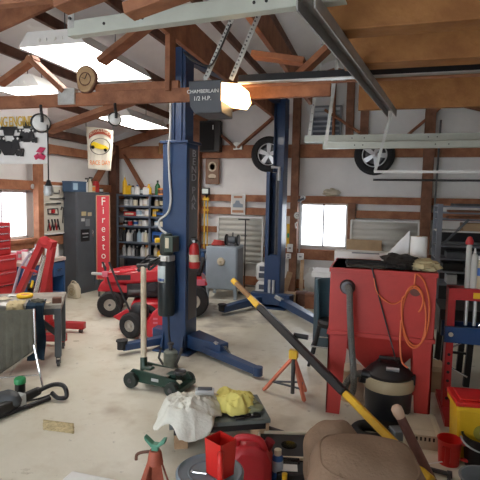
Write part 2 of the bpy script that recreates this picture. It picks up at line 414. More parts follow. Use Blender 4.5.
st('trim_%d' % n_, MB().cyl((.86, YB-.12, .9), AY(441, 120, YB-.12), .016, n=8), DSTEEL); n_ += 1

# patch of bare concrete in the floor
pc = FL(57, 428); pm = MB().grid(lambda u, v: FL(43+31*u+10*(v-.5)*0, 422+10*v+4*(u-.5)) + V((.012*noise.noise(V((u*9, v*9, 1))), 0, .003+.002*noise.noise(V((u*7, v*7, 3))))), 10, 8, .003)
st('trim_%d' % n_, pm, mat('bare patched concrete', (.56, .46, .26), .9, 0, .25, 25, .5, 40)); n_ += 1
# ================================================================ OVERHEAD THINGS
def fixture(label, x0, y0, L, W, z, hang):
    t = T('fluorescent_light', label, 'ceiling light', (x0, y0, z), 0, 'fluorescent lights over the left bay')
    hs = MB()
    hs.prism([(-W/2, .0, 0), (-W/2+.10, 0, .12), (W/2-.10, 0, .12), (W/2, 0, 0), (W/2-.012, 0, 0), (W/2-.107, 0, .108), (-W/2+.107, 0, .108), (-W/2+.012, 0, 0)], (0, L, 0))
    mk('housing', hs, WHITEP, t)
    mk('diffuser', MB().box((-W/2+.012, .012, .004), (W/2-.012, L-.012, .012)), TUBE, t)
    for y in (0.002, L-.008):
        e = mk('end_plate', MB().prism([(-W/2, y, 0), (-W/2+.10, y, .12), (W/2-.10, y, .12), (W/2, y, 0)], (0, .006, 0)), WHITEP, t)
        for x in (-.11, -.045, .045, .11): mk('lamp_socket', MB().cyl((x, y-.012, .05), (x, y+.006, .05), .016, n=10), WHITE, e)
    for y in (.2, L-.2):
        mk('hanger', MB().cyl((0, y, .12), (0, y, hang), .005, n=6), DSTEEL, t)
    return t
fixture('large fluorescent light, nearest and brightest, above the wood slice clock', -2.71, 3.55, 1.24, .66, 2.9, roofz(-2.71)-2.9+.05)
fixture('fluorescent light half hidden behind the timber chord at the left edge', -3.58, 4.12, .62, .60, 2.72, roofz(-3.58)-2.72+.05)
fixture('small looking fluorescent light farthest back, above the shelving', -3.60, 6.0, 1.22, .60, 2.74, roofz(-3.52)-2.72+.05)

def reel(label, c, r, ztop, cord=None):
    t = T('cord_reel', label, 'cord reel', (c.x, c.y, c.z), 0, 'cord reels hung from the chord')
    ax = (CAM-c).normalized(); ax = V((ax.x+.25, ax.y, 0)).normalized()
    mk('drum_cover', MB().lathe([(0, .032), (r*.5, .032), (r*.82, .022), (r*.9, .0), (r*.9, -.01), (0, -.01)], (0,0,0), 28, ax), WHITEP, t)
    mk('rim', MB().torus(-.012*ax, ax, r*.95, r*.13), BLACK, t)
    h = ztop-c.z
    mk('bracket', MB().tube([.045*ax, V((0,0,r*.75))+.05*ax, V((0,0,r*1.2))+.02*ax, (0,0,h)], .012, 8, 4), BLACK, t)
    if cord:
        q = cord-c
        mk('cord', MB().tube([(r*.8, 0, -r*.2), (q.x, q.y, -r*1.5), q], .0055, 6), BLACK, t)
        pl = mk('plug', MB().cyl(q, q+V((0,0,-.05)), .013, .03, 12), BLACK, t)
        mk('socket', MB().lathe([(0, -.14), (.03, -.13), (.042, -.10), (.034, -.05), (0, -.05)], q, 16), LGREY, pl)
    return t
c = AY(41, 123, 3.44); reel('white faced cord reel with a black rim, its cord hanging straight down', c, .076, 2.385, AY(48.5, 180, 3.44))
c = AY(115, 119, 3.49); reel('smaller white cord reel with black rim beside the far light', c, .052, 2.385)

# wood slice clock on the chord
c = AY(86.5, 84, 3.45); t = T('wood_slice_clock', 'polished wood slice clock standing on the timber chord under the big light', 'clock', (c.x, 3.45, 2.468))
def slab(s): return [(s*.082*math.cos(a)*(1+.10*math.sin(3*a+1)), 0, .105+s*.105*math.sin(a)*(1+.05*math.cos(2*a))) for a in [2*PI*i/26 for i in range(26)]]
mk('slab', MB().prism([(x, -.02, max(0, z)) for x, _, z in slab(1)], (0, .04, 0)), wood('burl', (.52, .36, .20), (.30, .17, .08)), t, bevel=.004)
mk('bark_edge', MB().prism([(x, -.012, max(0, z)) for x, _, z in slab(1.1)], (0, .028, 0)), W_DARK, t)
mk('dial', MB().torus((0, -.021, .105), (0,1,0), .05, .004), W_DARK, t)
mk('hand', MB().beam((0, -.024, .105), (.02, -.024, .145), .005, .003), BLACK, t)
mk('hand', MB().beam((0, -.024, .105), (-.03, -.024, .12), .005, .003), BLACK, t)

# banner with engines
Yb = 3.60; a = AY(49, 164, Yb); top = AY(49, 110, Yb).z
t = T('shop_banner', 'white banner with black engine drawings and yellow lettering hanging from the chord', 'banner', (a.x-.35, Yb, a.z))
x0, x1 = a.x-.72, a.x; hB = top-a.z+.06
wp('cloth', MB().grid(lambda u, v: V((x0+(x1-x0)*u, Yb+.006*math.sin(u*17)+.004*math.sin(v*9), a.z+hB*v)), 30, 12, .002), mat('banner vinyl', (.72, .70, .68), .5), t)
def flatpoly(P, th=.004): return MB().prism(P, (0, -th, 0))
def BP(x, y): q = AY(x, y, Yb-.012); return (q.x, q.y, q.z)
for n, s, x, y, sz in (('lettering', 'RACING ENGINES', 11, 121, .125), ):
    q = AY(x, y, Yb-.012); txt('banner_lettering', s, sz, (a.x-.40, Yb-.014, q.z-.01), (1,0,0), (0,0,1), mat('banner gold', (.62, .40, .04), .6), t, .002, .9, True, .60)
def engine(cx, cy, k):
    e = MB(); 
    for P in ([(-10,4),(10,4),(8,-3),(-8,-3)], [(-12,-3),(-3,-3),(-4,-8),(-12,-8)], [(3,-3),(12,-3),(12,-8),(4,-8)], [(-4,-8),(4,-8),(5,-13),(-5,-13)], [(-8,-13),(8,-13),(7,-16),(-7,-16)], [(-7,4),(7,4),(4,9),(-4,9)], [(9,3),(13,3),(13,10),(10,10)]):
        e.prism([BP(cx+px*k, cy+py*k) for px, py in P], (0, -.004, 0))
    for px, py, r in ((0, 0, 4), (-9, 6, 3), (8, 7, 3)):
        q = V(BP(cx+px*k, cy+py*k)); e.cyl(q, q+V((0,-.006,0)), r*k*.0079, n=16)
    wp('engine_drawing', e, BLACK, t); 
    h = MB()
    for px in (-8, -4, 4, 8): q = V(BP(cx+px*k, cy-5.5*k)); h.cyl(q+V((0,-.005,0)), q+V((0,-.009,0)), 1.2*k*.0079, n=10)
    wp('engine_highlight', h, WHITE, t)
engine(9, 145, 1.15); engine(27, 135, .8); engine(-16, 146, 1.0)
em = MB()
for P in ([(36,152),(40,147),(46,148),(42,153)], [(40,153),(46,156),(44,160),(37,158)], [(34,156),(38,153),(40,157),(36,160)]): em.prism([BP(*p) for p in P], (0, -.004, 0))
wp('banner_emblem', em, mat('emblem crimson', (.55, .03, .10), .5), t)
wp('grommet', MB().torus(V(BP(46, 116)), (0,1,0), .012, .004, 14, 6), GALV, t)
wp('banner_cord', MB().tube([(a.x-.02, Yb, top+.04), (a.x-.02, Yb-.02, 2.40)], .004).tube([(x0+.02, Yb, top+.04), (x0+.02, Yb-.02, 2.40)], .004), BLACK, t)

# race car poster flag
Yp = 6.6
def PP(x, y, dy=-.01): q = AY(x, y, Yp+dy); return V((q.x, q.y, q.z))
b0 = PP(99, 170, 0)
t = T('race_car_flag', 'small white cloth flag with a yellow race car hanging near the corner', 'flag', b0)
P00, P10, P01, P11 = PP(88, 168.5, 0), PP(111, 171, 0), PP(86, 126.5, 0), PP(113, 130.5, 0)
wp('cloth', MB().grid(lambda u, v: (P00*(1-u)+P10*u)*(1-v)+(P01*(1-u)+P11*u)*v + V((0, .012*math.sin(u*12+v*3), .012*math.sin(u*PI)*(1 if v > .9 else 0))), 16, 16, .002), mat('flag cloth', (.74, .70, .58), .8), t)
def onflag(name, polys, m):
    mb = MB()
    for P in polys: mb.prism([PP(x, y, -.018) for x, y in P], (0, -.005, 0))
    wp(name, mb, m, t)
def arc(cx, cy, rx, ry, a0, a1, n, w): 
    o = [(cx+rx*math.cos(math.radians(a0+(a1-a0)*i/n)), cy-ry*math.sin(math.radians(a0+(a1-a0)*i/n))) for i in range(n+1)]
    return o + [(x, y+w) for x, y in o[::-1]]
MAR = mat('flag maroon', (.36, .07, .04), .8)
onflag('arched_band', [arc(100, 138, 12, 9, 155, 25, 12, 5)], MAR)
for i, chx in enumerate('MOTORSPORT'):
    an = math.radians(145-110*i/9); q = PP(100+11.4*math.cos(an), 139.6-9*math.sin(an), -.026)
    txt('flag_lettering', chx, .055, q, (math.sin(an), 0, -math.cos(an)), (math.cos(an), 0, math.sin(an)), mat('flag cream', (.72, .62, .45), .8), t)
wp('oval_ring', MB().lathe([(.165, -.004), (.175, -.004), (.175, .004), (.165, .004), (.165, -.004)], PP(100, 146.5, -.02), 32, (0, -1, .0), 1, .72), BLACK, t)
onflag('race_car_picture', [[(91,144),(94,141.5),(99,143.5),(106,146),(109,148.5),(107,150),(99,149),(92,147)]], mat('flag yellow', (.80, .58, .02), .7))
onflag('race_car_tyre', [arc(93, 147, 1.8, 1.8, 0, 360, 12, 0), arc(105.5, 150, 1.7, 1.7, 0, 360, 12, 0)], BLACK)
for i, (y, sz, s) in enumerate(((163, .10, 'RACE DAY'), )): txt('flag_lettering', s, sz, PP(100, y, -.022), (1, 0, -.02), (0, 0, 1), mat('flag orange', (.75, .25, .06), .8), t, .001, .95, True, .8)
zc = roofz(b0.x)+.04
wp('flag_cord', MB().tube([P01, (P01.x, Yp, zc)], .005), BLACK, t); wp('flag_cord', MB().tube([P11, (P11.x, Yp, zc)], .005), BLACK, t)

# garage door opener
Yo = 3.12; q0, q1 = AY(188, 117, Yo), AY(226, 80, Yo)
ox0, ox1, oz0, oz1 = q0.x, AY(221, 100, Yo).x, AY(205, 110, Yo).z-.02, AY(205, 80, Yo).z
t = T('door_opener', 'dark grey garage door opener with a glowing warm lens hung under the rafters', 'garage door opener', ((ox0+ox1)/2, Yo+.12, oz0))
mb = MB().prism([(ox0+.01, Yo, oz0+.05), (ox0+.04, Yo+.02, oz0), (ox1, Yo+.02, oz0), (ox1, Yo, oz0+.05), (ox1, Yo, oz1), (ox0, Yo, oz1)], (0, .26, 0))
wp('motor_housing', mb, mat('opener grey', (.045, .05, .06), .45), t, .008)
lx1 = AY(242, 97, Yo).x
wp('lamp_lens', MB().prism([(ox1, Yo-.004, oz1-.02), (lx1-.02, Yo-.004, oz1-.035), (lx1, Yo-.004, oz0+.10), (lx1-.03, Yo-.004, oz0+.055), (ox1, Yo-.004, oz0+.075)], (0, .25, 0)), BULB, t, .006)
txt('maker_lettering', 'CHAMBERLAIN', .034, ((ox0+ox1)/2-.012, Yo-.003, oz1-.075), (1,0,0), (0,0,1), WHITE, t)
txt('power_lettering', '1/2 H.P.', .040, ((ox0+ox1)/2-.015, Yo-.003, oz1-.122), (1,0,0), (0,0,1), WHITE, t)
rz = oz1-.06
ra, rb = V((lx1-.06, Yo+.12, rz)), V((3.55, Yo+.12, rz))
ra = V((lx1-.06, Yo+.12, oz1+.025)); rb = V((3.58, Yo+.12, oz1+.025))
wp('rail', MB().beam(ra, rb, .035, .045), mat('opener rail black', (.02, .02, .022), .35, .5), t)
wp('rail_flange', MB().beam(ra+V((0,0,-.028)), rb+V((0,0,-.028)), .05, .008), GALV, t)
bl = MB().beam(ra+V((0,.012,-.048)), rb+V((0,.012,-.048)), .012, .012)
wp('drive_belt', bl, W_TRUSS, t)
wp('trolley', MB().beam(V((1.05, Yo+.12, oz1+.03)), V((1.42, Yo+.12, oz1+.03)), .06, .06), BLACK, t, .005)
for xa, xb in ((205, 233), (231, 258)):
    p, q = AY(xa, 80, Yo+.12), AY(xb, 17, Yo+.12); q = p+(q-p)*1.35
    h = wp('hanger_strap', MB().beam(p, q, .035, .004, (0,1,0)), GALV, t)
    hb = MB()
    for k in range(1, 22):
        c_ = p+(q-p)*(k/22); hb.cyl(c_+V((0,-.022,0)), c_+V((0,-.014,0)), .006, n=8)
    wp('strap_holes', hb, DSTEEL, h)
wp('power_cord', MB().tube([AY(184, 52, Yo+.1), AY(192, 60, Yo+.1), AY(208, 66, Yo+.1), AY(216, 58, Yo+.1), AY(231, 24, Yo+.1)], .007, 8, 5), BLACK, t)

# overhead door tracks
def channel(mb, p, q, h=.075, w=.05):
    p, q = V(p), V(q); mb.beam(p+V((0,-w/2,0)), q+V((0,-w/2,0)), .004, h); mb.beam(p+V((0,0,h/2)), q+V((0,0,h/2)), w, .004); mb.beam(p+V((0,0,-h/2)), q+V((0,0,-h/2)), w, .004); return mb
def track(label, p, q, h, straps, m=PALE, w=.05, holes=()):
    t = T('door_track', label, 'garage door track', (p+q)/2, 0, None)
    wp('channel', channel(MB(), p, q, h, w), m, t)
    for a, b in straps:
        s_ = wp('hanger_strap', MB().beam(a, b, .035, .004, (0,1,0)), GALV, t); hb = MB()
        if label.startswith('lower'): continue
        for k in range(1, 12): c_ = V(a)+(V(b)-V(a))*(k/12); hb.cyl(c_+V((0,-.016,0)), c_+V((0,-.006,0)), .007, n=8)
        wp('strap_holes', hb, DSTEEL, s_)
    if holes:
        hb = MB()
        for f in holes: c_ = p+(q-p)*f+V((0,-w/2-.002,0)); hb.cyl(c_, c_+V((0,-.003,0)), .007, n=8)
        wp('bolt_holes', hb, BLACK, t)
    return t
p = FL(71, 30.5, 2.45); q = p+(FL(330, -5, 2.45)-p)*1.05
track('pale green grey door track crossing the top of the view nearest', p, q, .066, [(p+V((.02,-.03,0)), p+V((.05,-.03,.5))), (q+V((0,-.03,0)), q+V((0,-.03,.5)))], PALE, .05, (.16, .30, .318, .72, .76))
Yt = 5.6
p, q = AY(305, 136.5, Yt), AY(480, 136.5, Yt); q = V((3.58, Yt, q.z)); 
track('upper of the two pale far door tracks before the back wall', V((p.x, Yt, q.z)), q, .07, [((p.x+.05, Yt-.03, q.z), (AY(322, 83, Yt).x, Yt-.03, AY(322, 83, Yt).z+.5))], PALE, .06, (.12, .15, .3, .32))
Yt2 = 5.3; p, q = AY(323, 145, Yt2), AY(480, 144, Yt2); q = V((3.58, Yt2, q.z))
track('lower of the two pale far door tracks, its left end further right', V((p.x, Yt2, q.z)), q, .065, [((p.x+.03, Yt2-.035, q.z), (AY(341, 85, Yt2).x, Yt2-.035, AY(341, 85, Yt2).z+.6))], PALE, .06, (.08, .1, .27, .3))
Yt3 = 5.25; p, q = AY(374, 171.5, Yt3), AY(480, 172, Yt3)
t = T('hanging_rail', 'thin white rail hung on one strap below the far door tracks', 'rail', V((p.x, Yt3, q.z)))
wp('rail_tube', MB().beam((p.x, Yt3, q.z), (3.58, Yt3, q.z), .03, .025), WHITEP, t); 
e = AY(391, 113, Yt3); wp('hanger_strap', MB().beam((p.x+.01, Yt3, q.z), e, .03, .005, (0,1,0)).beam(e, (e.x, Yt3, roofz(e.x)+.02), .03, .005, (0,1,0)), GALV, t)
p, q = AY(373, 180, 8.3), AY(480, 180.5, 8.3)
S('iron_pipe', 'long thin black pipe stored against the back wall below the white rail', 'pipe', MB().cyl((p.x, YB-.15, q.z), (3.6, YB-.15, q.z), .018, n=10), DSTEEL)

# things on the back wall
def tyre(label, px, py, r, ph):
    c = AY(px, py, YB-.12); w = .19
    t = T('spare_wheel', label, 'wheel', (c.x, YB-.095, c.z), 0, 'wheels hung high on the back wall')
    mk('tyre', MB().lathe([(r*.62, .07), (r*.70, .095), (r*.9, .095), (r, .06), (r, -.06), (r*.9, -.095), (r*.70, -.095), (r*.62, -.07), (r*.62, .07)], (0,0,0), 40, (0,-1,0)), RUB, t)
    mk('rim', MB().lathe([(r*.63, .06), (r*.60, .075), (r*.55, .05), (r*.52, .02), (r*.48, .01), (r*.45, 0), (0, -.01)], (0,0,0), 36, (0,-1,0)), DSTEEL, t)
    for k in range(5):
        a = 2*PI*k/5+ph; d = V((math.cos(a), 0, math.sin(a)))
        mk('spoke', MB().beam(d*r*.10+V((0,-.05,0)), d*r*.58+V((0,-.04,0)), .055, .03, (0,1,0), .085, .03), mat('alloy', (.55,.56,.58), .3, .6), t)
    mk('hub_cap', MB().lathe([(0, .07), (r*.10, .068), (r*.17, .05), (r*.17, 0)], (0,0,0), 20, (0,-1,0)), mat('alloy', (.55,.56,.58)), t)
    mk('rim_lip', MB().torus((0,-.068,0), (0,1,0), r*.59, r*.03), mat('alloy', (.55,.56,.58)), t)
    mk('wall_hook', MB().cyl((0, -.02, r*.55), (0, .17, r*.55), .012, n=8), DSTEEL, t)
tyre('black spoked wheel on the back wall, half hidden behind the far lift column', 269, 154.5, .315, .3)
tyre('black spoked wheel on the back wall, behind the far door tracks', 374.5, 155, .33, 1.2)

a, b = AY(310.5, 141, YB-.02), AY(342, 105, YB-.02)
t = T('gable_vent', 'grey louvred gable vent high on the back wall with daylight painted onto two slats', 'vent', ((a.x+b.x)/2, YB-.02, a.z))
wp('frame', MB().box((a.x, YB-.03, a.z), (a.x+.03, YB+.09, b.z)).box((b.x-.03, YB-.03, a.z), (b.x, YB+.09, b.z)).box((a.x, YB-.03, b.z-.03), (b.x, YB+.09, b.z)).box((a.x, YB-.03, a.z), (b.x, YB+.09, a.z+.03)), MGREY, t)
wp('back_plate', MB().box((a.x, YB+.07, a.z), (b.x, YB+.09, b.z)), mat('pale vent backing', (.5,.53,.58), .4), t)
for k in range(7):
    z = a.z+.05+(b.z-a.z-.1)*k/6
    wp('slat', MB().beam((a.x+.03, YB+.03, z), (b.x-.03, YB+.03, z), .075, .006, (0,.6,1)), mat('vent slat', (.22,.25,.30), .4) if k not in (5, 6) else mat('daylight painted slat', (.75,.78,.82), .3), t)  # two upper slats coloured pale to stand for daylight gaps

a, b = AY(200.5, 152, YB-.1), AY(221, 121, YB-.1)
t = T('wall_speaker', 'black loudspeaker on top of the high girt beside the front lift post', 'speaker', ((a.x+b.x)/2, YB-.08, 2.615))
hh = b.z-a.z
t.location.z = a.z
wp('cabinet', MB().box((a.x, YB-.17, a.z), (b.x, YB, b.z)), mat('speaker black', (.018,.016,.016), .5), t, .006)
wp('grille', MB().box((a.x+.02, YB-.182, a.z+.02), (b.x-.10, YB-.17, b.z-.03)), mat('grille cloth', (.012,.012,.013), .9, bump=.5, bscale=200), t)
wp('badge', MB().box((b.x-.13, YB-.186, b.z-.16), (b.x-.115, YB-.182, b.z-.08)), WHITE, t)

def picture(name, label, x0, y0, x1, y1, fm, ym, paint):
    a, b = AY(x0, y1, YB-.02), AY(x1, y0, YB-.02)
    t = T(name, label, 'picture', ((a.x+b.x)/2, YB-.014, a.z))
    wp('frame', MB().box((a.x, YB-.028, a.z), (b.x, YB, b.z)), fm, t, .004)
    wp('print', MB().box((a.x+.02, YB-.032, a.z+.02), (b.x-.02, YB-.028, b.z-.02)), ym, t)
    for n, mm, polys in paint:
        mb = MB()
        for P in polys: mb.prism([(a.x+(b.x-a.x)*u, YB-.032, a.z+(b.z-a.z)*v) for u, v in P], (0, -.003, 0))
        wp(n, mb, mm, t)
    return t
def circ(cx, cy, rx, ry, n=16): return [(cx+rx*math.cos(2*PI*i/n), cy+ry*math.sin(2*PI*i/n)) for i in range(n)]
picture('framed_sign', 'narrow brown framed sign with pale round ornament under the speaker', 205.5, 158.5, 219.5, 184, W_POST, mat('sign brown', (.22,.12,.07), .5),
        [('round_ornament', mat('sign cream', (.55,.46,.33), .6), [circ(.5,.68,.3,.2), circ(.5,.30,.28,.10)]), ('inner_ornament', W_POST, [circ(.5,.68,.19,.13), [(.3,.2),(.7,.2),(.7,.24),(.3,.24)]])])
picture('wall_poster', 'small white poster with a grey car pinned across the girts', 231, 194, 245.5, 214.5, WHITEP, mat('poster paper', (.66,.64,.60), .6),
        [('car_picture', mat('poster grey', (.25,.30,.36), .6), [[(.15,.35),(.85,.35),(.85,.5),(.65,.55),(.58,.68),(.35,.68),(.28,.55),(.15,.5)]]), ('colour_band', mat('poster rust', (.45,.22,.12), .6), [[(.1,.1),(.9,.1),(.9,.22),(.1,.22)], [(.2,.8),(.8,.8),(.8,.9),(.2,.9)]])])
c = AY(161, 148, YB-.05)
S('powder_horn', 'small brown carved ornament hung on the high girt left of the lift post', 'ornament', MB().lathe([(0,-.12),(.05,-.11),(.06,-.03),(.035,.03),(.045,.08),(.02,.12),(0,.13)], (c.x, YB-.058, c.z), 16), wood('ornament wood', (.42,.22,.09), (.25,.12,.05)))

q = AY(331, 195, YB-.0)
S('paper_bag', 'crumpled pale paper heap lying on the girt above the back window', 'paper', MB().blob((q.x, YB+.045, 1.71+.06), (.13,.045,.075), .5, 2.2, 14, -.06), CARDL)
# work light hung on a yellow level
c = AY(206.5, 191.5, YB-.09)
t = T('work_light', 'small square work light clamped above the yellow post by the poster', 'work light', (c.x, YB-.1, c.z))
wp('lamp_head', MB().cbox((c.x, YB-.13, c.z), (.155, .06, .13)), BLACK, t, .01)
wp('lamp_glass', MB().cbox((c.x, YB-.163, c.z+.005), (.115, .006, .085)), SCREEN, t)
wp('bracket', MB().beam((c.x, YB-.10, c.z-.06), (c.x, YB-.02, c.z-.12), .03, .02), BLACK, t)
a = AY(205, 240, YB-.05)
t = T('light_stand', 'yellow tubular stand below the square work light', 'stand', (c.x-.02, YB-.1, .0))
wp('pole', MB().cyl((c.x-.03, YB-.1, .0), (c.x-.03, YB-.1, c.z-.09), .014, n=10).cyl((c.x+.03, YB-.1, .6), (c.x+.03, YB-.1, c.z-.10), .011, n=10), YELP, t)
wp('collar', MB().cbox((c.x, YB-.1, c.z-.14), (.11, .05, .05)).cbox((c.x, YB-.1, c.z-.34), (.1, .04, .035)), YELP, t)
# ================================================================ LEFT SIDE
# steel cabinet with the upright red sign
ca, cb = FL(77.5, 295), FL(110.5, 287); cd = (cb-ca); cw = cd.length; ang = math.atan2(cd.y, cd.x)
HC = 1.70; DC = .30
t = T('steel_cabinet', 'tall dark grey two door steel cabinet with an upright red sign', 'cabinet', ca, ang)
t.location.x += 0
mk('body', MB().box((0, 0.012, .0), (cw, DC, HC)), DGREY, t, bevel=.008)
for k in (0, 1):
    d = mk('door', MB().box((.012+k*cw/2, 0, .07), ((k+1)*cw/2-.012+k*.0, .014, HC-.04)), DGREY, t, bevel=.003)
    mk('handle', MB().cbox((cw/2+(-.05 if k == 0 else .05), -.012, 1.0), (.02, .025, .12)), CHROME, d, bevel=.004)
for n, x, z, w_, h_, m in (('sticker', .16, 1.34, .11, .07, BEIGE), ('sticker', .14, 1.24, .08, .05, LGREY), ('sticker', .25, 1.19, .10, .12, MGREY), ('sticker', .19, .98, .20, .20, BLACK), ('sticker', .30, 1.33, .09, .06, TAN)):
    mk(n, MB().cbox((x, -.003, z), (w_, .006, h_)), m, t)
mk('sticker_print', MB().cbox((.19, -.008, 1.01), (.14, .004, .02)).cbox((.19, -.008, .95), (.12, .004, .015)), LGREY, t)
top_cab = ca + V((0, 0, HC))
# upright sign on the cabinet's end
sa, sb = D(97.5, 281, (ca-CAM).dot(FW)*1.02), D(110, 196, (ca-CAM).dot(FW)*1.02)
sd_ = (ca-CAM).dot(FW)*.985
s0, s1 = D(97, 279, sd_), D(110, 281, sd_); z1 = D(103, 195.5, sd_).z
sx = V((s1.x-s0.x, s1.y-s0.y, 0)); sw = sx.length
t = T('tyre_shop_sign', 'long upright red metal sign with white letters leaning on the grey cabinet', 'sign', V((s0.x, s0.y, 0)))
sx.normalize(); sn = V((sx.y, -sx.x, 0)); zz = s0.z
wp('panel', MB().prism([s0, s0+sx*sw, V((0,0,z1-zz))+s0+sx*sw, V((0,0,z1-zz))+s0], -sn*.015), mat('sign red', (.60, .015, .03), .35), t)
fr = MB()
for p, q in ((s0, s0+sx*sw), (s0+V((0,0,z1-zz)), s0+sx*sw+V((0,0,z1-zz))), (s0, s0+V((0,0,z1-zz))), (s0+sx*sw, s0+sx*sw+V((0,0,z1-zz)))): fr.beam(p+sn*.004, q+sn*.004, .012, .012, (sn.x, sn.y, .01))
wp('border', fr, mat('sign tan border', (.55,.30,.16), .5), t)
for i, chx in enumerate('Firestone'):
    zc = z1-.10-(z1-zz-.2)*i/8
    txt('sign_letter', chx, .185 if i == 0 else .165, s0+sx*sw*.52+sn*.004+V((0,0,zc-zz)), sx, (0,0,1), mat('sign cream letters', (.80,.76,.66), .5), t, .002, 1, True, .85)
# small iron foot that the sign stands on
wp('foot', MB().box((s0.x+.02, s0.y-.0, 0), (s0.x+.05, s0.y+.02, zz)).box((s0.x+sw*.7, s0.y+.0, 0), (s0.x+sw*.7+.03, s0.y+.03, zz)), DSTEEL, t)

# containers: small makers reused along the shelves
def spray_can(t, r, h, c, cap, n=14):
    mk('can', MB().lathe([(0,0),(r,0),(r,h*.74),(r*.62,h*.82),(0,h*.82)], (0,0,0), n), c, t); mk('cap', MB().lathe([(r*.62,h*.80),(r*.6,h*.98),(r*.4,h),(0,h)], (0,0,0), n), cap, t)
def bottle(t, r, h, c, cap, n=14):
    mk('bottle', MB().lathe([(0,0),(r,0),(r,h*.58),(r*.75,h*.70),(r*.34,h*.80),(r*.32,h*.90),(0,h*.90)], (0,0,0), n), c, t); mk('cap', MB().lathe([(r*.38,h*.89),(r*.38,h),(0,h)], (0,0,0), n), cap, t)
def jar(t, r, h, c, cap, n=14):
    mk('jar', MB().lathe([(0,0),(r,0),(r,h*.8),(r*.85,h*.86),(0,h*.86)], (0,0,0), n), c, t); mk('lid', MB().lathe([(r*.9,h*.85),(r*.9,h),(0,h)], (0,0,0), n), cap, t)
def jug(t, r, h, c, cap, n=14):
    mk('jug', MB().box((-r, -r*.6, 0), (r, r*.6, h*.72)).prism([(-r, -r*.6, h*.72), (r, -r*.6, h*.72), (r*.1, -r*.6, h*.9), (-r*.6, -r*.6, h*.9)], (0, r*1.2, 0)), c, t, bevel=.006); mk('cap', MB().cyl((-r*.3, 0, h*.88), (-r*.3, 0, h), r*.32, n=10), cap, t)
def carton(t, r, h, c, cap, n=0):
    mk('carton', MB().box((-r, -r*.7, 0), (r, r*.7, h)), c, t, bevel=.002); mk('label_band', MB().box((-r*.8, -r*.7-.002, h*.3), (r*.8, -r*.7, h*.7)), cap, t)
def tin(t, r, h, c, cap, n=16):
    mk('tin', MB().lathe([(0,0),(r,0),(r,h*.95),(0,h*.95)], (0,0,0), n), c, t); mk('label_band', MB().lathe([(r*1.02,h*.2),(r*1.02,h*.75)], (0,0,0), n), cap, t)
KIND = {'aerosol can': spray_can, 'bottle': bottle, 'jar': jar, 'oil jug': jug, 'carton': carton, 'tin': tin}
NM = {'aerosol can': 'aerosol_can', 'bottle': 'bottle', 'jar': 'jar', 'oil jug': 'oil_jug', 'carton': 'carton', 'tin': 'tin'}
PAL = {'white': WHITE, 'black': BLACK, 'red': RED, 'blue': BLUEP, 'yellow': YEL, 'cream': CREAM, 'grey': LGREY, 'orange': mat('orange plastic', (.75,.25,.05), .4), 'dark green': mat('bottle green', (.02,.12,.04), .2), 'tan': TAN, 'pale blue': mat('pale blue', (.35,.5,.62), .4), 'brown': mat('brown glass', (.15,.06,.03), .2), 'pink': PINK}
def item(kind, col, cap, r, h, loc, label, group, rz=0.):
    t = T(NM[kind], label, kind, loc, rz, group); KIND[kind](t, r, h, PAL[col], PAL[cap]); return t
# on top of the cabinet
def cabtop(u, v=.15): return ca + cd*u + V((-cd.y, cd.x, 0))/cw*v + V((0,0,HC))
t = T('parts_box', 'dark blue box on top of the grey cabinet beside the spray bottles', 'box', cabtop(.17, .14), ang)
mk('carton', MB().box((-.20, -.10, 0), (.13, .10, .17)), mat('blue box card', (.05,.10,.18), .6), t, bevel=.003); mk('label_band', MB().box((-.17, -.104, .03), (-.07, -.10, .14)), PAL['pale blue'], t); mk('lid', MB().box((-.205, -.105, .15), (.135, .105, .172)), mat('blue box card', (.05,.10,.18)), t)
for i, (u, r, h, c, cp, k, lb) in enumerate(((.46, .035, .24, 'white', 'black', 'bottle', 'white spray bottle first beside the blue box on the cabinet'), (.58, .04, .26, 'cream', 'black', 'bottle', 'cream spray bottle with black top, second from the blue box'), (.67, .045, .12, 'tan', 'orange', 'tin', 'small tan tin between the bottles on the cabinet'), (.77, .05, .22, 'red', 'brown', 'oil jug', 'dark red jug on top of the grey cabinet'), (.92, .04, .08, 'black', 'grey', 'tin', 'low black tin at the right end of the cabinet top'))):
    q = item(k, c, cp, r, h, cabtop(u), lb, None, ang)
    if k == 'bottle': mk('trigger', MB().cbox((.03, 0, h-.012), (.07, .018, .02)).cbox((.05, 0, h-.045), (.012, .014, .05), (0, .4, 0)), BLACK, q)

# pegboard with hand tools on the left wall
p0, p1 = AX(43.5, 234, XL+.02), AX(63.5, 187, XL+.02)
t = T('tool_board', 'white tool board on the left wall between window post and cabinet', 'board', V((XL+.01, (p0.y+p1.y)/2, p0.z)))
wp('panel', MB().box((XL, p0.y, p0.z), (XL+.02, p1.y, p1.z)), mat('pegboard cream', (.66,.64,.55), .6), t)
wp('rim', MB().box((XL, p0.y-.02, p1.z), (XL+.03, p1.y+.02, p1.z+.02)).box((XL, p0.y-.02, p0.z-.02), (XL+.03, p1.y+.02, p0.z)), WHITEP, t)
def PB(u, v, d=.035): return V((XL+d, p0.y+(p1.y-p0.y)*u, p0.z+(p1.z-p0.z)*v))
def tool(name, label, mb, m, hd=None, hm=None, cat='tool'):
    if hd is None: S(name, label, cat, mb, m, 'hand tools on the tool board'); return
    bmesh.ops.recalc_face_normals(mb.bm, faces=mb.bm.faces[:]); c = V((0,0,0)); n = 0
    for v in mb.bm.verts: c += v.co; n += 1
    t = T(name, label, cat, c/n, 0, 'hand tools on the tool board'); wp('head', mb, m, t); wp('handle', hd, hm, t)
tool('hacksaw', 'hacksaw with squared frame hung at the top of the tool board', MB().tube([PB(.25,.92), PB(.25,.86), PB(.75,.86), PB(.75,.93)], .009), DSTEEL, MB().tube([PB(.25,.92), PB(.16,.93), PB(.14,.86), PB(.22,.84)], .012), BLACK, 'saw')
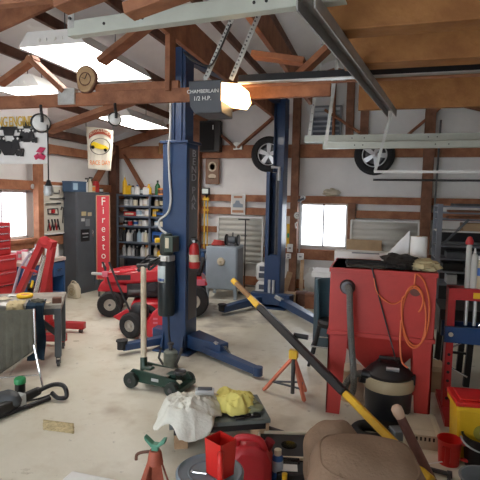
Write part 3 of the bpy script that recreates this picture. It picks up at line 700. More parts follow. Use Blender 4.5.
tool('spanner', 'long steel spanner lying level below the hacksaw', MB().beam(PB(.3,.74), PB(.95,.745), .02, .012).cyl(PB(.97,.745,.025), PB(.97,.745,.045), .028, n=10), DSTEEL)
tool('file', 'black file lying level at the middle of the tool board', MB().beam(PB(.1,.63), PB(.62,.635), .028, .012), BLACK, MB().cyl(PB(.62,.635), PB(.8,.64), .014, n=8), DSTEEL)
tool('coping_saw', 'small framed saw with red blade tag on the board', MB().tube([PB(.2,.42), PB(.18,.52), PB(.66,.53), PB(.68,.40), PB(.2,.42)], .009), DSTEEL, MB().cbox(PB(.45,.47,.03), (.012, .08, .06)), RED, 'saw')
tool('pipe_clamp', 'hook ended clamp at the right edge of the tool board', MB().tube([PB(.82,.5), PB(.86,.56), PB(.94,.54), PB(.9,.2)], .010), DSTEEL)
for i, (u, n_l) in enumerate(((.2,'leftmost'), (.36,'second'), (.5,'third'), (.64,'rightmost'))):
    tool('pliers', 'pliers hung low on the tool board, %s of the four' % n_l, MB().beam(PB(u,.30), PB(u+.03,.22), .025, .012).beam(PB(u+.03,.22), PB(u-.04,.06), .014, .012), DSTEEL, MB().beam(PB(u+.03,.22), PB(u+.1,.06), .018, .014), BLACK if i%2 else RED)
# meter box on the wall post
c = AX(32, 186.5, XL)
S('thermometer', 'small round grey dial on the left wall post by the window', 'thermometer', MB().lathe([(0,.012),(.035,.01),(.04,0),(0,-.01)], c+V((.01,0,0)), 18, (1,0,0)), LGREY)

# steel shelving in the corner with its bottles and cans
YS = 8.28
xs0, xs1 = AY(117.5, 230, YS-.18).x, AY(171, 230, YS-.18).x
levels = [AY(135, y, YS-.18).z for y in (194.5, 205.8, 216, 225.8, 242, 256.8)] + [.16]
t = T('steel_shelving', 'blue grey steel shelving packed with bottles and cans behind the red mower', 'shelving', ((xs0+xs1)/2, YS, 0))
SH = mat('shelf blue grey', (.13, .16, .21), .45, .2)
xm = AY(149.5, 230, YS-.18).x
for z in levels: wp('shelf', MB().box((xs0+.01, YS-.185, z-.03), (xs1-.01, YS+.115, z)), SH, t)
for x in (xs0, xm, xs1):
    for y in (YS-.185, YS+.1): wp('upright', MB().box((x-.018, y, 0), (x+.018, y+.025, levels[0]+.01)), SH, t)
wp('back_panel', MB().box((xs0, YS+.118, 0), (xs1, YS+.122, levels[0])), mat('shelf back', (.05,.06,.075), .6), t)
SHN = ['top', 'second', 'third', 'fourth', 'fifth', 'sixth']
rows = [
 [('bottle','yellow','white',.04,.36),('oil jug','yellow','black',.055,.19),('aerosol can','grey','black',.035,.17),('bottle','white','blue',.045,.18),('tin','black','grey',.05,.12),('oil jug','white','red',.055,.16),('bottle','yellow','yellow',.05,.20),('bottle','dark green','black',.045,.27),('tin','orange','brown',.06,.13),('oil jug','orange','red',.06,.17)],
 [('tin','white','grey',.05,.12),('aerosol can','grey','grey',.035,.15),('jar','cream','black',.04,.13),('aerosol can','white','black',.03,.16),('tin','cream','white',.055,.14),('bottle','grey','red',.035,.16),('jar','tan','grey',.04,.12),('tin','black','tan',.05,.13),('jar','cream','brown',.045,.12)],
 [('tin','grey','black',.045,.11),('carton','red','cream',.10,.075),('tin','white','pale blue',.055,.13),('carton','white','grey',.06,.12),('tin','cream','white',.055,.13),('carton','yellow','tan',.05,.13),('carton','black','blue',.09,.10),('tin','black','grey',.05,.11)],
 [('tin','grey','black',.05,.09),('jar','red','grey',.04,.09),('tin','white','blue',.045,.10),('tin','cream','grey',.04,.11),('jar','white','grey',.05,.11),('carton','grey','white',.05,.10),('tin','pale blue','white',.045,.10),('jar','cream','black',.05,.11),('tin','grey','brown',.05,.10)],
 [('bottle','black','yellow',.04,.24),('bottle','white','white',.04,.22),('aerosol can','grey','white',.035,.22),('bottle','black','grey',.04,.23),('bottle','pale blue','white',.04,.24),('aerosol can','white','black',.035,.22),('bottle','cream','white',.04,.22),('aerosol can','grey','black',.035,.21),('carton','blue','black',.10,.20),('carton','blue','grey',.09,.17)],
 [('aerosol can','grey','white',.035,.21),('bottle','white','black',.04,.22),('bottle','grey','grey',.04,.20),('bottle','black','white',.04,.19),('bottle','white','brown',.045,.24),('aerosol can','cream','orange',.035,.22),('aerosol can','white','tan',.035,.21),('bottle','cream','white',.04,.24),('bottle','yellow','red',.04,.15),('jar','red','white',.045,.15),('bottle','white','red',.04,.18)]]
for r_, row in enumerate(rows):
    n = len(row); tw = sum(2.24*a[3] for a in row); gap = ((xs1-xs0-.10)-tw)/(n); x = xs0+.05
    for i, (k, c, cp, rr, h) in enumerate(row):
        rr *= 1.12
        x += rr + gap*.5; xx = x
        if abs(xx-xm) < rr+.02: xx = xm+(rr+.022)*(1 if xx >= xm else -1)
        hh = min(h, (levels[r_-1]-.035-levels[r_]) if r_ else 9)
        item(k, c, cp, rr, hh, (xx, YS-.06+.03*math.sin(i*2.1+r_), levels[r_]), '%s %s with %s %s on the %s shelf, %s from its left end' % (c, k, cp, 'band' if k in ('tin','carton') else 'cap', SHN[r_], ORD[i]), 'containers on the steel shelving')
        x += rr + gap*.5

# red tool chest, blue workbench with its clutter
ac = AX(11, 285, -4.62); 
t = T('tool_chest', 'red tool chest with many drawers at the left edge under the window', 'tool chest', (-4.77, 4.94, 0))
bx0, bx1, by0, by1 = -4.99, -4.55, 4.66, 5.22
wp('lower_cabinet', MB().box((bx0, by0, .06), (bx1, by1, .86)), RED, t, .008)
wp('top_chest', MB().box((bx0, by0+.03, .86), (bx1-.06, by1-.03, 1.28)), RED, t, .008)
for k, (z, h) in enumerate(((.68,.15),(.52,.14),(.36,.14),(.12,.22))):
    d = wp('drawer', MB().box((bx1-.001, by0+.03, z), (bx1+.012, by1-.03, z+h)), RED, t, .003); wp('handle', MB().box((bx1+.012, by0+.06, z+h-.03), (bx1+.025, by1-.06, z+h-.012)), CHROME, d)
for k, z in enumerate((.88,.98,1.07,1.16)):
    d = wp('drawer', MB().box((bx1-.061, by0+.06, z), (bx1-.05, by1-.06, z+.08)), RED, t, .003); wp('handle', MB().box((bx1-.05, by0+.08, z+.06), (bx1-.04, by1-.08, z+.072)), CHROME, d)
for x in (bx0+.06, bx1-.06):
    for y in (by0+.06, by1-.06): wp('castor', MB().cyl((x, y-.015, .03), (x, y+.015, .03), .03, n=12).box((x-.01, y-.01, .03), (x+.01, y+.01, .06)), BLACK, t)

WX0, WX1, WY0, WY1, WZ = -5.01, -4.47, 5.28, 6.12, .73
t = T('workbench', 'blue workbench with a pale cluttered top under the left window', 'workbench', ((WX0+WX1)/2, (WY0+WY1)/2, 0))
wp('worktop', MB().box((WX0, WY0, WZ-.05), (WX1+.02, WY1, WZ)), mat('bench top', (.62,.52,.46), .6, 0, .15, 6), t, .004)
BB = mat('bench blue', (.03,.09,.22), .4)
wp('end_panel', MB().box((WX0, WY1-.03, 0), (WX1, WY1, WZ-.05)), BB, t); wp('end_panel', MB().box((WX0, WY0, 0), (WX1, WY0+.03, WZ-.05)), BB, t)
for k in range(3):
    y = WY0+.03+k*(WY1-WY0-.06)/3
    d = wp('drawer', MB().box((WX0+.05, y+.01, WZ-.27), (WX1+.01, y+.25, WZ-.06)), BB, t, .004); wp('handle', MB().box((WX1+.01, y+.08, WZ-.18), (WX1+.03, y+.18, WZ-.155)), CHROME, d)
wp('shelf', MB().box((WX0, WY0+.03, .18), (WX1, WY1-.03, .21)), BB, t)
for i, (y, x, c, cp, k, r, h, lb) in enumerate(((5.38,-4.75,'pink','white','jar',.05,.14,'pink jar with white lid at the near end of the blue bench'), (5.46,-4.62,'white','pink','jar',.045,.16,'white jar with pink lid on the bench below the window'), (5.56,-4.80,'pink','grey','carton',.06,.12,'pinkish carton on the bench behind the jars'), (5.66,-4.62,'grey','black','tin',.05,.15,'grey tin with black band on the bench'), (5.78,-4.70,'white','grey','bottle',.05,.20,'white bottle with grey cap by the bench middle'), (6.00,-4.60,'white','white','oil jug',.08,.26,'white jug at the far end of the blue bench'), (6.04,-4.88,'grey','white','tin',.06,.12,'grey tin with white band under the tool board'))):
    item(k, c, cp, r, h, (x, y, WZ), lb, None, 1.3)
t = T('floor_case', 'black case standing on the floor under the tool board', 'case', (-4.72, 6.74, 0)); t.location = FL(67, 292)+V((-.02,.07,0))
mk('body', MB().box((-.10,-.05,0), (.10,.10,.30)), BLACK, t, bevel=.01); mk('handle', MB().tube([(-.05,.02,.30),(-.05,.02,.34),(.05,.02,.34),(.05,.02,.30)], .01), DGREY, t); mk('latch', MB().box((-.03,-.058,.18), (.03,-.05,.23)), CHROME, t)
f0 = FL(71.5, 298.5)
t = T('box_fan', 'small cream round fan heater standing on the floor before the cabinet', 'heater', f0, -.1)
mk('casing', MB().prism([(-.09,0,0),(.10,0,0),(.10,0,.15),(.05,0,.235),(-.03,0,.245),(-.085,0,.18)], (0,.11,0)), CREAM, t, bevel=.015)
mk('grille', MB().torus((.01,-.004,.11), (0,1,0), .055, .009).torus((.01,-.004,.11), (0,1,0), .03, .006), TAN, t); mk('hub', MB().cyl((.01,-.01,.11), (.01,.0,.11), .018), TAN, t)
mk('handle', MB().tube([(-.05,.05,.24),(-.02,.05,.275),(.04,.05,.265),(.06,.05,.23)], .009, 8, 3), CREAM, t)

# ---- red engine hoist behind the steel table
t = T('engine_hoist', 'red engine hoist with twin sloped booms standing behind the steel table', 'engine hoist', (-3.65, 4.72, 0))
HY = 4.7
def hp(x, y, dy=0.): return AY(x, y, HY+dy)
wp('boom', MB().beam(hp(13, 306), hp(44, 239), .075, .07, (0,1,0)), RED, t, .006); wp('boom', MB().beam(hp(42, 306), hp(52, 247), .075, .07, (0,1,0)), RED, t, .006)
wp('boom_head', MB().cyl(hp(45, 241, -.06), hp(45, 241, .08), .055, n=14).beam(hp(42, 241), hp(54, 246), .10, .10, (0,1,0)), RED, t, .006)
wp('ram', MB().cyl(hp(34, 302, -.02), hp(45, 256, -.02), .034, n=14), CHROME, t); wp('ram_sleeve', MB().cyl(hp(17, 297, .05), hp(29, 260, .05), .022, n=14), mat('lilac plated', (.55,.50,.60), .3, .3), t)
wp('link_bar', MB().tube([hp(12, 297, .03), hp(20, 268, .03), hp(31, 252, .03)], .016), mat('lilac plated', (.55,.50,.60)), t); wp('cross_pin', MB().cyl(hp(22, 267, -.02), hp(37, 272, -.02), .016, n=8), RED, t)
wp('mast', MB().beam(hp(48, 262, .1), (hp(48, 262, .1).x, HY+.1, .11), .07, .07, (0,1,0)), RED, t, .005)
hx0, hx1 = FL(20, 352, .06), FL(58, 344, .06)
wp('base_leg', MB().beam((hx0.x-.6, 4.24, .09), (hx1.x, 4.42, .09), .08, .08), RED, t, .006); wp('base_leg', MB().beam((hx0.x-.6, 4.78, .09), (hx1.x-.1, 4.92, .09), .08, .08), RED, t, .006)
wp('base_bar', MB().beam((-3.97, 4.30, .09), (-3.97, 4.84, .09), .08, .08), RED, t, .006); wp('brace', MB().beam(hp(26, 296), (-3.97, 4.60, .12), .05, .05, (0,1,0)), RED, t, .004)
wp('mast_foot', MB().beam((hp(48,262,.1).x, 4.48, .09), (hp(48,262,.1).x, 4.92, .09), .08, .08), RED, t)
for x, y in ((hx0.x-.55, 4.245), (hx1.x-.05, 4.41), (hx0.x-.55, 4.785), (hx1.x-.15, 4.91)):
    wp('castor', MB().cyl((x-.015, y, .025), (x+.015, y, .025), .025, n=12).box((x-.01, y-.015, .02), (x+.01, y+.015, .055)), DSTEEL, t)
wp('data_plate', MB().cbox(hp(32, 284, -.04), (.03, .004, .09), (0, .3, 0)), YEL, t)

# ---- steel table on castors with draped cloths
TL, TRZ, TZ, TW, TD = FL(58.5, 366), .56, .61, 1.15, .60
t = T('steel_table', 'dark steel welding table on castors with a littered top, at the left edge', 'table', TL, TRZ)
mk('tabletop', MB().box((-TW, -.03, TZ-.04), (.04, TD, TZ)), mat('littered steel top', (.35,.33,.29), .5, .3, .3, 8), t, bevel=.003)
for x in (-TW+.05, 0):
    for y in (0, TD-.05):
        l = mk('leg', MB().box((x-.03, y-.03, .10), (x+.03, y+.03, TZ-.04)), DGREY, t, bevel=.003)
        mk('castor', MB().cyl((x-.014, y, .032), (x+.014, y, .032), .032, n=14).box((x-.022, y-.012, .03), (x-.016, y+.012, .10)).box((x+.016, y-.012, .03), (x+.022, y+.012, .10)).box((x-.022, y-.02, .085), (x+.022, y+.02, .10)), DSTEEL, l)
mk('apron_rail', MB().box((-TW, -.02, TZ-.10), (.02, .02, TZ-.04)), DGREY, t); mk('apron_rail', MB().box((-.02, -.02, TZ-.10), (.02, TD, TZ-.04)), DGREY, t)
mk('corner_brace', MB().beam((0, .03, .30), (-.26, .03, TZ-.07), .05, .03, (0,1,0)), DGREY, t)
mk('bench_block', MB().box((-.05, .02, TZ), (.03, .10, TZ+.05)), W_DARK, t)
def drape(name, label, cat, x0, x1, back, drop, m, seed):
    L_ = back+drop
    def f(u, v):
        s_ = v*L_; x = x0+(x1-x0)*u + (.05*noise.noise(V((v*2+seed, u*3, 0))) if s_ > back else 0)
        fold = .014*math.sin(u*9+seed) + .012*noise.noise(V((u*5, v*3, seed)))
        if s_ < back: return V((x, -.03+back-s_-.012, TZ+.014+abs(fold)*.7))
        k = (s_-back); return V((x-(x1-x0)*.10*(u-.5)*k, -.055+fold-.03*min(1, k*6), TZ+.012-k))
    return S(name, label, cat, MB().grid(f, 20, 24, .006), m, 'cloths hanging off the steel table', 0, TL, (0,0,TRZ))
drape('dark_apron', 'dark blue cloth hanging lowest from the front right of the steel table', 'cloth', -.27, -.11, .16, .52, NAVYC, 2)
drape('beige_rag', 'beige cloth hanging between the two blue cloths on the steel table', 'cloth', -.44, -.29, .16, .26, BEIGE, 5)
drape('blue_strap', 'narrow dark blue cloth left of the beige rag on the steel table', 'cloth', -.64, -.55, .14, .36, NAVYC, 9)
def ontable(x, y, h=0.): q = FL(x, y, TZ); q.z += h; return q
def put(name, label, cat, mb, m, q, rz=0., grp=None): return S(name, label, cat, mb, m, grp, 0, q, (0,0,rz))
q = ontable(25, 297.5); t = T('tape_roll', 'flat yellow tape roll with a red core on the steel table', 'tape', q)
mk('roll', MB().torus((0,0,.02), (0,0,1), .06, .02, 28, 10), YEL, t); mk('core', MB().cyl((0,0,.003), (0,0,.03), .042, n=20), RED, t)
for i, (x, y, w_, d_, rz, c, lb) in enumerate(((8, 305, .20, .13, .3, WHITE, 'white sheet of paper nearest the front left of the steel table'), (3, 299, .16, .12, -.3, CARDL, 'pale yellowed sheet of paper at the left edge of the steel table'), (44, 303, .12, .08, .1, CARDL, 'small pale card at the right of the tape roll'), (15, 296, .13, .09, .6, WHITE, 'white scrap of paper behind the tape roll'))):
    put('paper_sheet', lb, 'paper', MB().grid(lambda u, v: V(((u-.5)*w_, (v-.5)*d_, .004+.006*math.sin(u*5+v*4)**2)), 6, 6, .002), c, ontable(x, y, .0), rz)
q = ontable(38, 304); put('glove', 'crumpled grey work glove on the steel table beside the tape', 'glove', MB().blob((0,0,.022), (.07,.045,.03), .35, 2.5, 4, -.02), CANVAS, q)

# folding chair with a canvas back
t = T('folding_chair', 'folding chair with grey olive canvas back and thin bright legs', 'chair', FL(22, 384))
CYc = 3.42
def cp(x, y, dy=0.): return AY(x, y, CYc+dy)
wp('backrest', MB().grid(lambda u, v: (cp(-14, 384)*(1-u)+cp(34.5, 350)*u)*(1-v)+(cp(-14, 310)*(1-u)+cp(33, 309)*u)*v+V((0,-.03*math.sin(u*PI)+.013*math.sin(u*44)*(1-.6*v), 0)), 40, 12, .006), CANVAS, t)
wp('frame_rail', MB().cyl(cp(-14, 384, .02), cp(35, 350, .02), .012, n=8), CHROME, t); wp('side_rail', MB().cyl(cp(34, 309, .01), cp(35, 352, .01), .011, n=8), CHROME, t)
fA, fB = FL(43, 388), FL(11, 374)
wp('leg', MB().cyl(cp(34, 345, .0), fA+V((0,0,.0)), .010, n=8), CHROME, t); wp('leg', MB().cyl(cp(22, 350, .05), FL(10, 375), .010, n=8), CHROME, t)
wp('leg', MB().cyl(cp(-20, 370, .05), FL(-30, 392), .010, n=8), CHROME, t)
wp('stretcher', MB().cyl(FL(43, 388)+(cp(34, 345)-FL(43, 388))*.30, FL(-30, 392)+V((0,0,.10)), .008, n=8), CHROME, t)
wp('arm_pad', MB().beam(cp(18, 352, .02), cp(35, 350, .02), .02, .02), MGREY, t)

# black pole tool on the floor with a green cap
GL = lambda x, y, z=0.: FL(x, y-8, z)
t = T('garden_tool', 'black power garden tool with a loop handle and green cap lying on the floor', 'power tool', GL(30, 402))
gy = MB()
A_, B_ = GL(-24, 430, .06), GL(40, 398, .08)
wp('body', MB().beam(A_, B_, .07, .10, (0,0,1), .05, .06), BLACK, t, .015)
C1 = [GL(38, 399, .09), GL(52, 393, .11), GL(62, 393, .10), GL(66, 398, .08), GL(66, 405, .03), GL(58, 406, .03), GL(52, 401, .05)]
wp('loop_handle', MB().tube(C1, .018, 10, 5), BLACK, t)
wp('motor', MB().blob(GL(8, 410, .07)+V((0,0,.02)), (.11,.07,.07), .1, 2, 3), mat('tool grey', (.05,.055,.06), .5), t)
wp('battery_cap', MB().lathe([(0,.0),(.045,0),(.045,.035),(.038,.045),(0,.045)], GL(20, 391, .13), 20), GREENB, t)
wp('cap_mount', MB().cyl(GL(20,391,.13)+V((0,0,-.09)), GL(20,391,.13), .04, n=16), BLACK, t)
wp('cable', MB().tube([GL(0, 420, .012), GL(22, 410, .012), GL(38, 407, .012), GL(52, 402, .02)], .008, 8, 4), BLACK, t); wp('lower_rail', MB().cyl(GL(-10, 428, .02), GL(50, 406, .02), .018, n=8), BLACK, t)
wp('grey_band', MB().beam(A_+(B_-A_)*.62, A_+(B_-A_)*.70, .075, .095), LGREY, t)
# white plastic lid on the floor at the bottom edge
q = FL(92, 481, .01)
t = T('plastic_tray', 'white plastic tray lying on the floor at the bottom edge', 'tray', V((q.x, q.y-.06, 0)))
mk('disc', MB().box((-.16,-.10,0), (.16,.10,.025)), WHITE, t, bevel=.02); mk('rim', MB().box((-.13,-.08,.024), (.13,.08,.032)), WHITE, t, bevel=.01)
# ================================================================ THE TWO POST LIFT
LF, LR = V((-2.025, 4.74, 0)), V((-1.50, 7.22, 0))
LA = -.10      # the lift stands nearly square with the room
t = T('lift_post', 'navy blue two post lift column nearest the camera with white letters on its side', 'lift', LF, LA, 'the two columns of the vehicle lift')
mk('base_plate', MB().box((-.22, -.20, 0), (.22, .28, .02)), BLUE, t, bevel=.003)
LP = BLUE
mk('column', MB().box((-.14, -.13, .02), (.14, -.118, 2.20)).box((-.14, -.118, .02), (-.128, .13, 2.20)).box((.128, -.118, .02), (.14, .13, 2.20)), LP, t, bevel=.004)
mk('top_plate', MB().box((-.165, -.155, 2.20), (.165, .155, 2.225)), LP, t, bevel=.003)
mk('column_extension', MB().box((-.085, -.09, 2.225), (.10, .09, 3.17)), LP, t, bevel=.006)
mk('extension_rib', MB().box((-.04, -.105, 2.225), (-.025, -.09, 3.15)), LP, t); mk('extension_rib', MB().box((.045, -.105, 2.225), (.06, -.09, 3.15)), LP, t)
sp = mk('side_strip', MB().box((.14, -.07, .35), (.145, .11, 2.15)), mat('strip grey', (.10,.095,.10), .5), t)
WLET = mat('lift lettering', (.42,.42,.46), .5)
for i, chx in enumerate('BENDPAK'):
    txt('side_letter', chx, .105, (.1465, .02, 2.10-i*.083-(0 if i < 4 else .05)), (0, 1, 0), (0, 0, 1), WLET, t, .001, 1, False, 1.5)
for x in (-.12, .12): mk('gusset', MB().prism([(x-.008, -.13, .02), (x-.008, -.20, .02), (x-.008, -.14, .20)], (.016, 0, 0)), LP, t)
mk('carriage', MB().box((-.10, -.10, .06), (.10, .17, .62)), LP, t, bevel=.004)
# swing arms
def arm(t, a, b, w=.12, h=.10, pad=True, name='swing_arm'):
    m_ = mk(name, MB().beam(a, b, w, h, (0,0,1), w*.8, h*.8), LP, t, bevel=.005)
    b = V(b)
    if pad:
        mk('lifting_pad', MB().cyl(b+V((0,0,-.02)), b+V((0,0,.06)), .05, n=16).cyl(b+V((0,0,.06)), b+V((0,0,.075)), .062, n=16), RUB, m_)
    return m_
Rm = Matrix.Rotation(-LA, 3, 'Z')
def lo(p): return Rm @ (p-LF)
e1 = lo(FL(122, 347, .08)); e2 = lo(FL(258, 370, .08)); e3 = lo(FL(222, 352, .10))
arm(t, (-.11, .08, .09), (e1.x, e1.y, .08), .11, .085)
arm(t, (.11, .02, .09), (e2.x, e2.y, .07), .10, .08, False); 
mk('arm_end', MB().cyl((e2.x, e2.y, .03), (e2.x, e2.y, .11), .045, n=18), LP, t)
mk('arm_knuckle', MB().prism([(.13, -.08, .05), (e3.x, e3.y-.05, .05), (e3.x+.05, e3.y+.05, .05), (.16, .16, .05)], (0, 0, .14)), LP, t, bevel=.006)
mk('arm_release', MB().prism([(e3.x-.08, e3.y-.04, .20), (e3.x+.04, e3.y-.04, .17), (e3.x+.09, e3.y+.02, .05), (e3.x+.05, e3.y+.02, .04)], (0, .05, 0)), CHROME, t)
mk('arm_knuckle', MB().prism([(-.14, -.02, .05), (-.34, -.0, .05), (-.36, .14, .05), (-.14, .18, .05)], (0, 0, .14)), LP, t, bevel=.006)
# hydraulic power unit strapped to the column's outside
px, py = -.035, -.222
mk('oil_tank', MB().lathe([(0,0),(.08,0),(.088,.02),(.088,.54),(.08,.57),(0,.57)], (px, py, .42), 28), mat('tank black', (.015,.025,.03), .35), t)
mk('tank_bracket', MB().box((px-.06, py, .60), (px+.06, -.14, .64)).box((px-.06, py, .90), (px+.06, -.14, .94)), LP, t)
pm_ = mk('motor', MB().lathe([(0,0),(.06,0),(.07,.02),(.07,.18),(.055,.22),(0,.22)], (px+.0, py, 1.05), 24), mat('motor black', (.03,.04,.035), .4), t)
mk('motor_box', MB().box((px+.02, py-.085, 1.09), (px+.12, py+.05, 1.25)), mat('motor box green', (.05,.075,.06), .45), t, bevel=.006)
mk('pump_block', MB().box((px-.06, py-.065, .99), (px+.07, py+.06, 1.05)), LGREY, t, bevel=.008)
mk('release_lever', MB().tube([(px-.05, py-.06, 1.02), (px-.14, py-.12, 1.05), (px-.20, py-.12, 1.0)], .009), BLACK, t)
for z, w_, h_, m in ((.86, .075, .17, mat('tank sticker', (.62,.72,.74), .5)), (.80, .055, .03, BLUEP)):
    mk('tank_label', MB().grid(lambda u, v: V((px+.0905*math.sin((u-.5)*1.3*w_/.075-.25), py-.0905*math.cos((u-.5)*1.3*w_/.075-.25), z-h_/2+h_*v)), 8, 2, .001), m, t)
mk('motor_label', MB().box((px+.035, py-.09, 1.13), (px+.075, py-.085, 1.235)), CREAM, t); mk('fitting', MB().cbox((px+.02, py-.085, 1.02), (.06, .04, .045)), WHITE, t)
mk('knob', MB().cyl((px-.06, py-.02, 1.20), (px-.10, py-.06, 1.20), .025, n=12), YEL, t)
mk('power_cable', MB().tube([(-.055, -.118, 3.02), (-.06, -.12, 2.3), (-.05, -.165, 2.18), (-.05, -.15, 1.9), (-.03, -.15, 1.62), (-.06, -.16, 1.48), (-.15, -.18, 1.40), (-.12, -.21, 1.32), (px-.0, py, 1.27)], .012, 8, 5), mat('cable grey', (.45,.46,.46), .5), t)
hb = MB()
for i in range(4): hb.tube([(px-.03-.01*i, py-.06, 1.03), (px-.12-.03*i, py-.14-.02*i, .98-.03*i), (px-.14-.02*i, py-.10, .90+.03*i), (px-.02-.02*i, py-.09, 1.0)], .012, 6, 4)
mk('hydraulic_hoses', hb, BLACK, t)
mk('overhead_hose', MB().tube([(.02, 0, 3.16), (.03, .02, 3.30), (.07, .10, 3.24), (.06, .11, 3.12)], .012, 8, 4), BLACK, t)
post_t = t
# far column, open side towards the camera
t = T('lift_post', 'navy blue two post lift column farther back, its open channel facing the camera', 'lift', LR, LA, 'the two columns of the vehicle lift')
mk('base_plate', MB().box((-.26, -.30, 0), (.26, .22, .02)), BLUE, t, bevel=.003)
mk('column', MB().box((-.13, .10, .02), (.13, .112, 2.05)).box((-.13, -.13, .02), (-.118, .10, 2.05)).box((.118, -.13, .02), (.13, .10, 2.05)).box((-.118, -.13, .02), (-.075, -.118, 2.05)).box((.075, -.13, .02), (.118, -.118, 2.05)), LP, t, bevel=.003)
mk('column_extension', MB().box((-.04, .0, 2.05), (.13, .11, 3.14)).box((-.04, -.10, 2.05), (-.03, .0, 3.14)).box((.12, -.10, 2.05), (.13, .0, 3.14)), LP, t, bevel=.003)
mk('carriage', MB().box((-.07, -.115, .10), (.07, .09, .80)), LP, t, bevel=.004); mk('carriage_plate', MB().box((-.12, -.148, .10), (.12, -.134, .78)), LP, t, bevel=.003)
mk('lift_chain', MB().box((-.012, -.02, .80), (.012, .0, 2.04)), DSTEEL, t)
mk('hydraulic_ram', MB().cyl((.04, -.03, .5), (.04, -.03, 2.03), .026, n=12), DSTEEL, t)
mk('arm_pin', MB().cyl((-.03, -.17, .18), (-.03, -.17, .42), .022, n=10), LGREY, t); mk('arm_pin', MB().cyl((.035, -.17, .18), (.035, -.17, .42), .022, n=10), LGREY, t)
mk('lock_lever', MB().tube([(-.05, -.14, 2.12), (.07, -.14, 2.11), (.07, -.14, 1.92)], .024, 8), LGREY, t)
def lo2(p): return Rm @ (p-LR)
a1, a2 = lo2(FL(222, 310, .08)), lo2(FL(318, 322, .08))
arm(t, (-.12, -.12, .12), (a1.x, a1.y, .09), .13, .11); arm(t, (.12, -.12, .12), (a2.x, a2.y, .09), .13, .11)
mk('arm_knuckle', MB().prism([(-.30, -.26, .06), (.32, -.26, .06), (.34, -.10, .06), (-.32, -.10, .06)], (0, 0, .16)), LP, t, bevel=.006)
mk('arm_release', MB().beam((.10, -.27, .20), (.34, -.30, .10), .04, .05), LGREY, t); mk('bolt', MB().cyl((-.2, -.30, .12), (-.2, -.24, .12), .02, n=8), CHROME, t)
# overhead beam between the columns
S('lift_crossbeam', 'blue overhead beam joining the tops of the two lift columns', 'lift beam', MB().beam(LF+V((0,.10,3.12)), LR+V((0,-.12,3.10)), .10, .10), BLUE, None, .006)
# pump standing at the foot of the front column, with its red and chrome parts
q = FL(170.5, 368); t = T('hydraulic_pump', 'small grey green hydraulic pump standing at the foot of the front lift column', 'pump', q)
mk('body', MB().lathe([(0,0),(.075,0),(.075,.02),(.068,.03),(.068,.16),(.05,.18),(0,.18)], (0,0,0), 24), mat('pump grey', (.22,.25,.22), .45, .3, .2, 9), t)
mk('valve', MB().cyl((0,0,.18), (0,0,.23), .02, n=10).cyl((0,0,.23), (0,0,.25), .03, n=10), DSTEEL, t); mk('release_arm', MB().tube([(.05,-.02,.02),(.10,-.04,.12),(.13,-.03,.22)], .014), DSTEEL, t); mk('side_arm', MB().tube([(-.06,-.02,.02),(-.11,-.03,.10),(-.09,-.02,.20)], .012), DSTEEL, t)
mk('hose', MB().tube([(-.02,.05,.17),(-.06,.09,.32),(-.07,.10,.50)], .011, 8, 4), BLACK, t)
# fire extinguisher on the column's side
fx = LF + Matrix.Rotation(LA, 3, 'Z') @ V((.205, -.06, 0))
q = AY(192.5, 268, fx.y); t = T('fire_extinguisher', 'red fire extinguisher with a cream label hanging on the front lift column', 'fire extinguisher', (fx.x, fx.y, q.z))
hE = AY(192, 243, fx.y).z-q.z
mk('cylinder', MB().lathe([(0,0),(.052,0),(.058,.012),(.058,hE*.78),(.045,hE*.92),(.018,hE),(0,hE)], (0,0,0), 24), RED, t)
mk('label_band', MB().lathe([(.0588,hE*.26),(.0588,hE*.55)], (0,0,0), 24), CREAM, t)
mk('valve', MB().cyl((0,0,hE), (0,0,hE+.05), .018, n=10).box((-.02,-.06,hE+.04), (.02,.03,hE+.055)), BLACK, t); mk('hose', MB().tube([(.015,0,hE+.03),(.06,-.03,hE+.01),(.066,-.02,hE*.6),(.064,-.01,hE*.3)], .009, 8, 4), BLACK, t)
mk('gauge', MB().cyl((0,-.018,hE+.02), (0,-.03,hE+.02), .015, n=12), LGREY, t); mk('mount', MB().box((-.09,-.02,hE*.5), (-.05,.02,hE*.62)), DSTEEL, t)

# ================================================================ FLOOR JACK
jl, jr = FL(140, 382.5), FL(181, 391)
jd = jr-jl; ja = math.atan2(jd.y, jd.x); JL = jd.length
t = T('floor_jack', 'dark green trolley jack with a tall pale upright handle before the lift column', 'floor jack', (jl+jr)/2, ja)
mk('side_frame', MB().prism([(-JL/2-.02,-.11,.05),(JL/2,-.11,.05),(JL/2+.05,-.11,.09),(JL/2,-.11,.13),(0,-.11,.15),(-JL/2,-.11,.16),(-JL/2-.06,-.11,.10)], (0,.02,0)), GREEN, t, bevel=.004)
mk('side_frame', MB().prism([(-JL/2-.02,.09,.05),(JL/2,.09,.05),(JL/2+.05,.09,.09),(JL/2,.09,.13),(0,.09,.15),(-JL/2,.09,.16),(-JL/2-.06,.09,.10)], (0,.02,0)), GREEN, t, bevel=.004)
mk('top_cover', MB().box((-JL*.32,-.09,.13), (JL*.30,.09,.142)), mat('oily cover plate', (.33,.30,.25), .5, .3, .25, 12), t)
mk('lift_arm', MB().beam((-.05,0,.10), (JL/2-.02,0,.13), .10, .05), GREEN, t, bevel=.005); mk('saddle', MB().lathe([(0,0),(.05,0),(.055,.02),(.05,.03),(.035,.022),(0,.022)], (JL/2-.01,0,.15), 18), DSTEEL, t)
for x, y, r in ((-JL/2,-.13,.068),(-JL/2,.13,.068),(JL/2-.01,-.14,.06),(JL/2-.01,.14,.06)):
    w_ = mk('wheel', MB().cyl((x,y-.022,r), (x,y+.022,r), r, n=20), mat('jack wheel', (.03,.04,.035), .5, .3), t, bevel=.006); mk('axle_cap', MB().cyl((x,y-.03,r), (x,y+.03,r), .02, n=10), DSTEEL, w_)
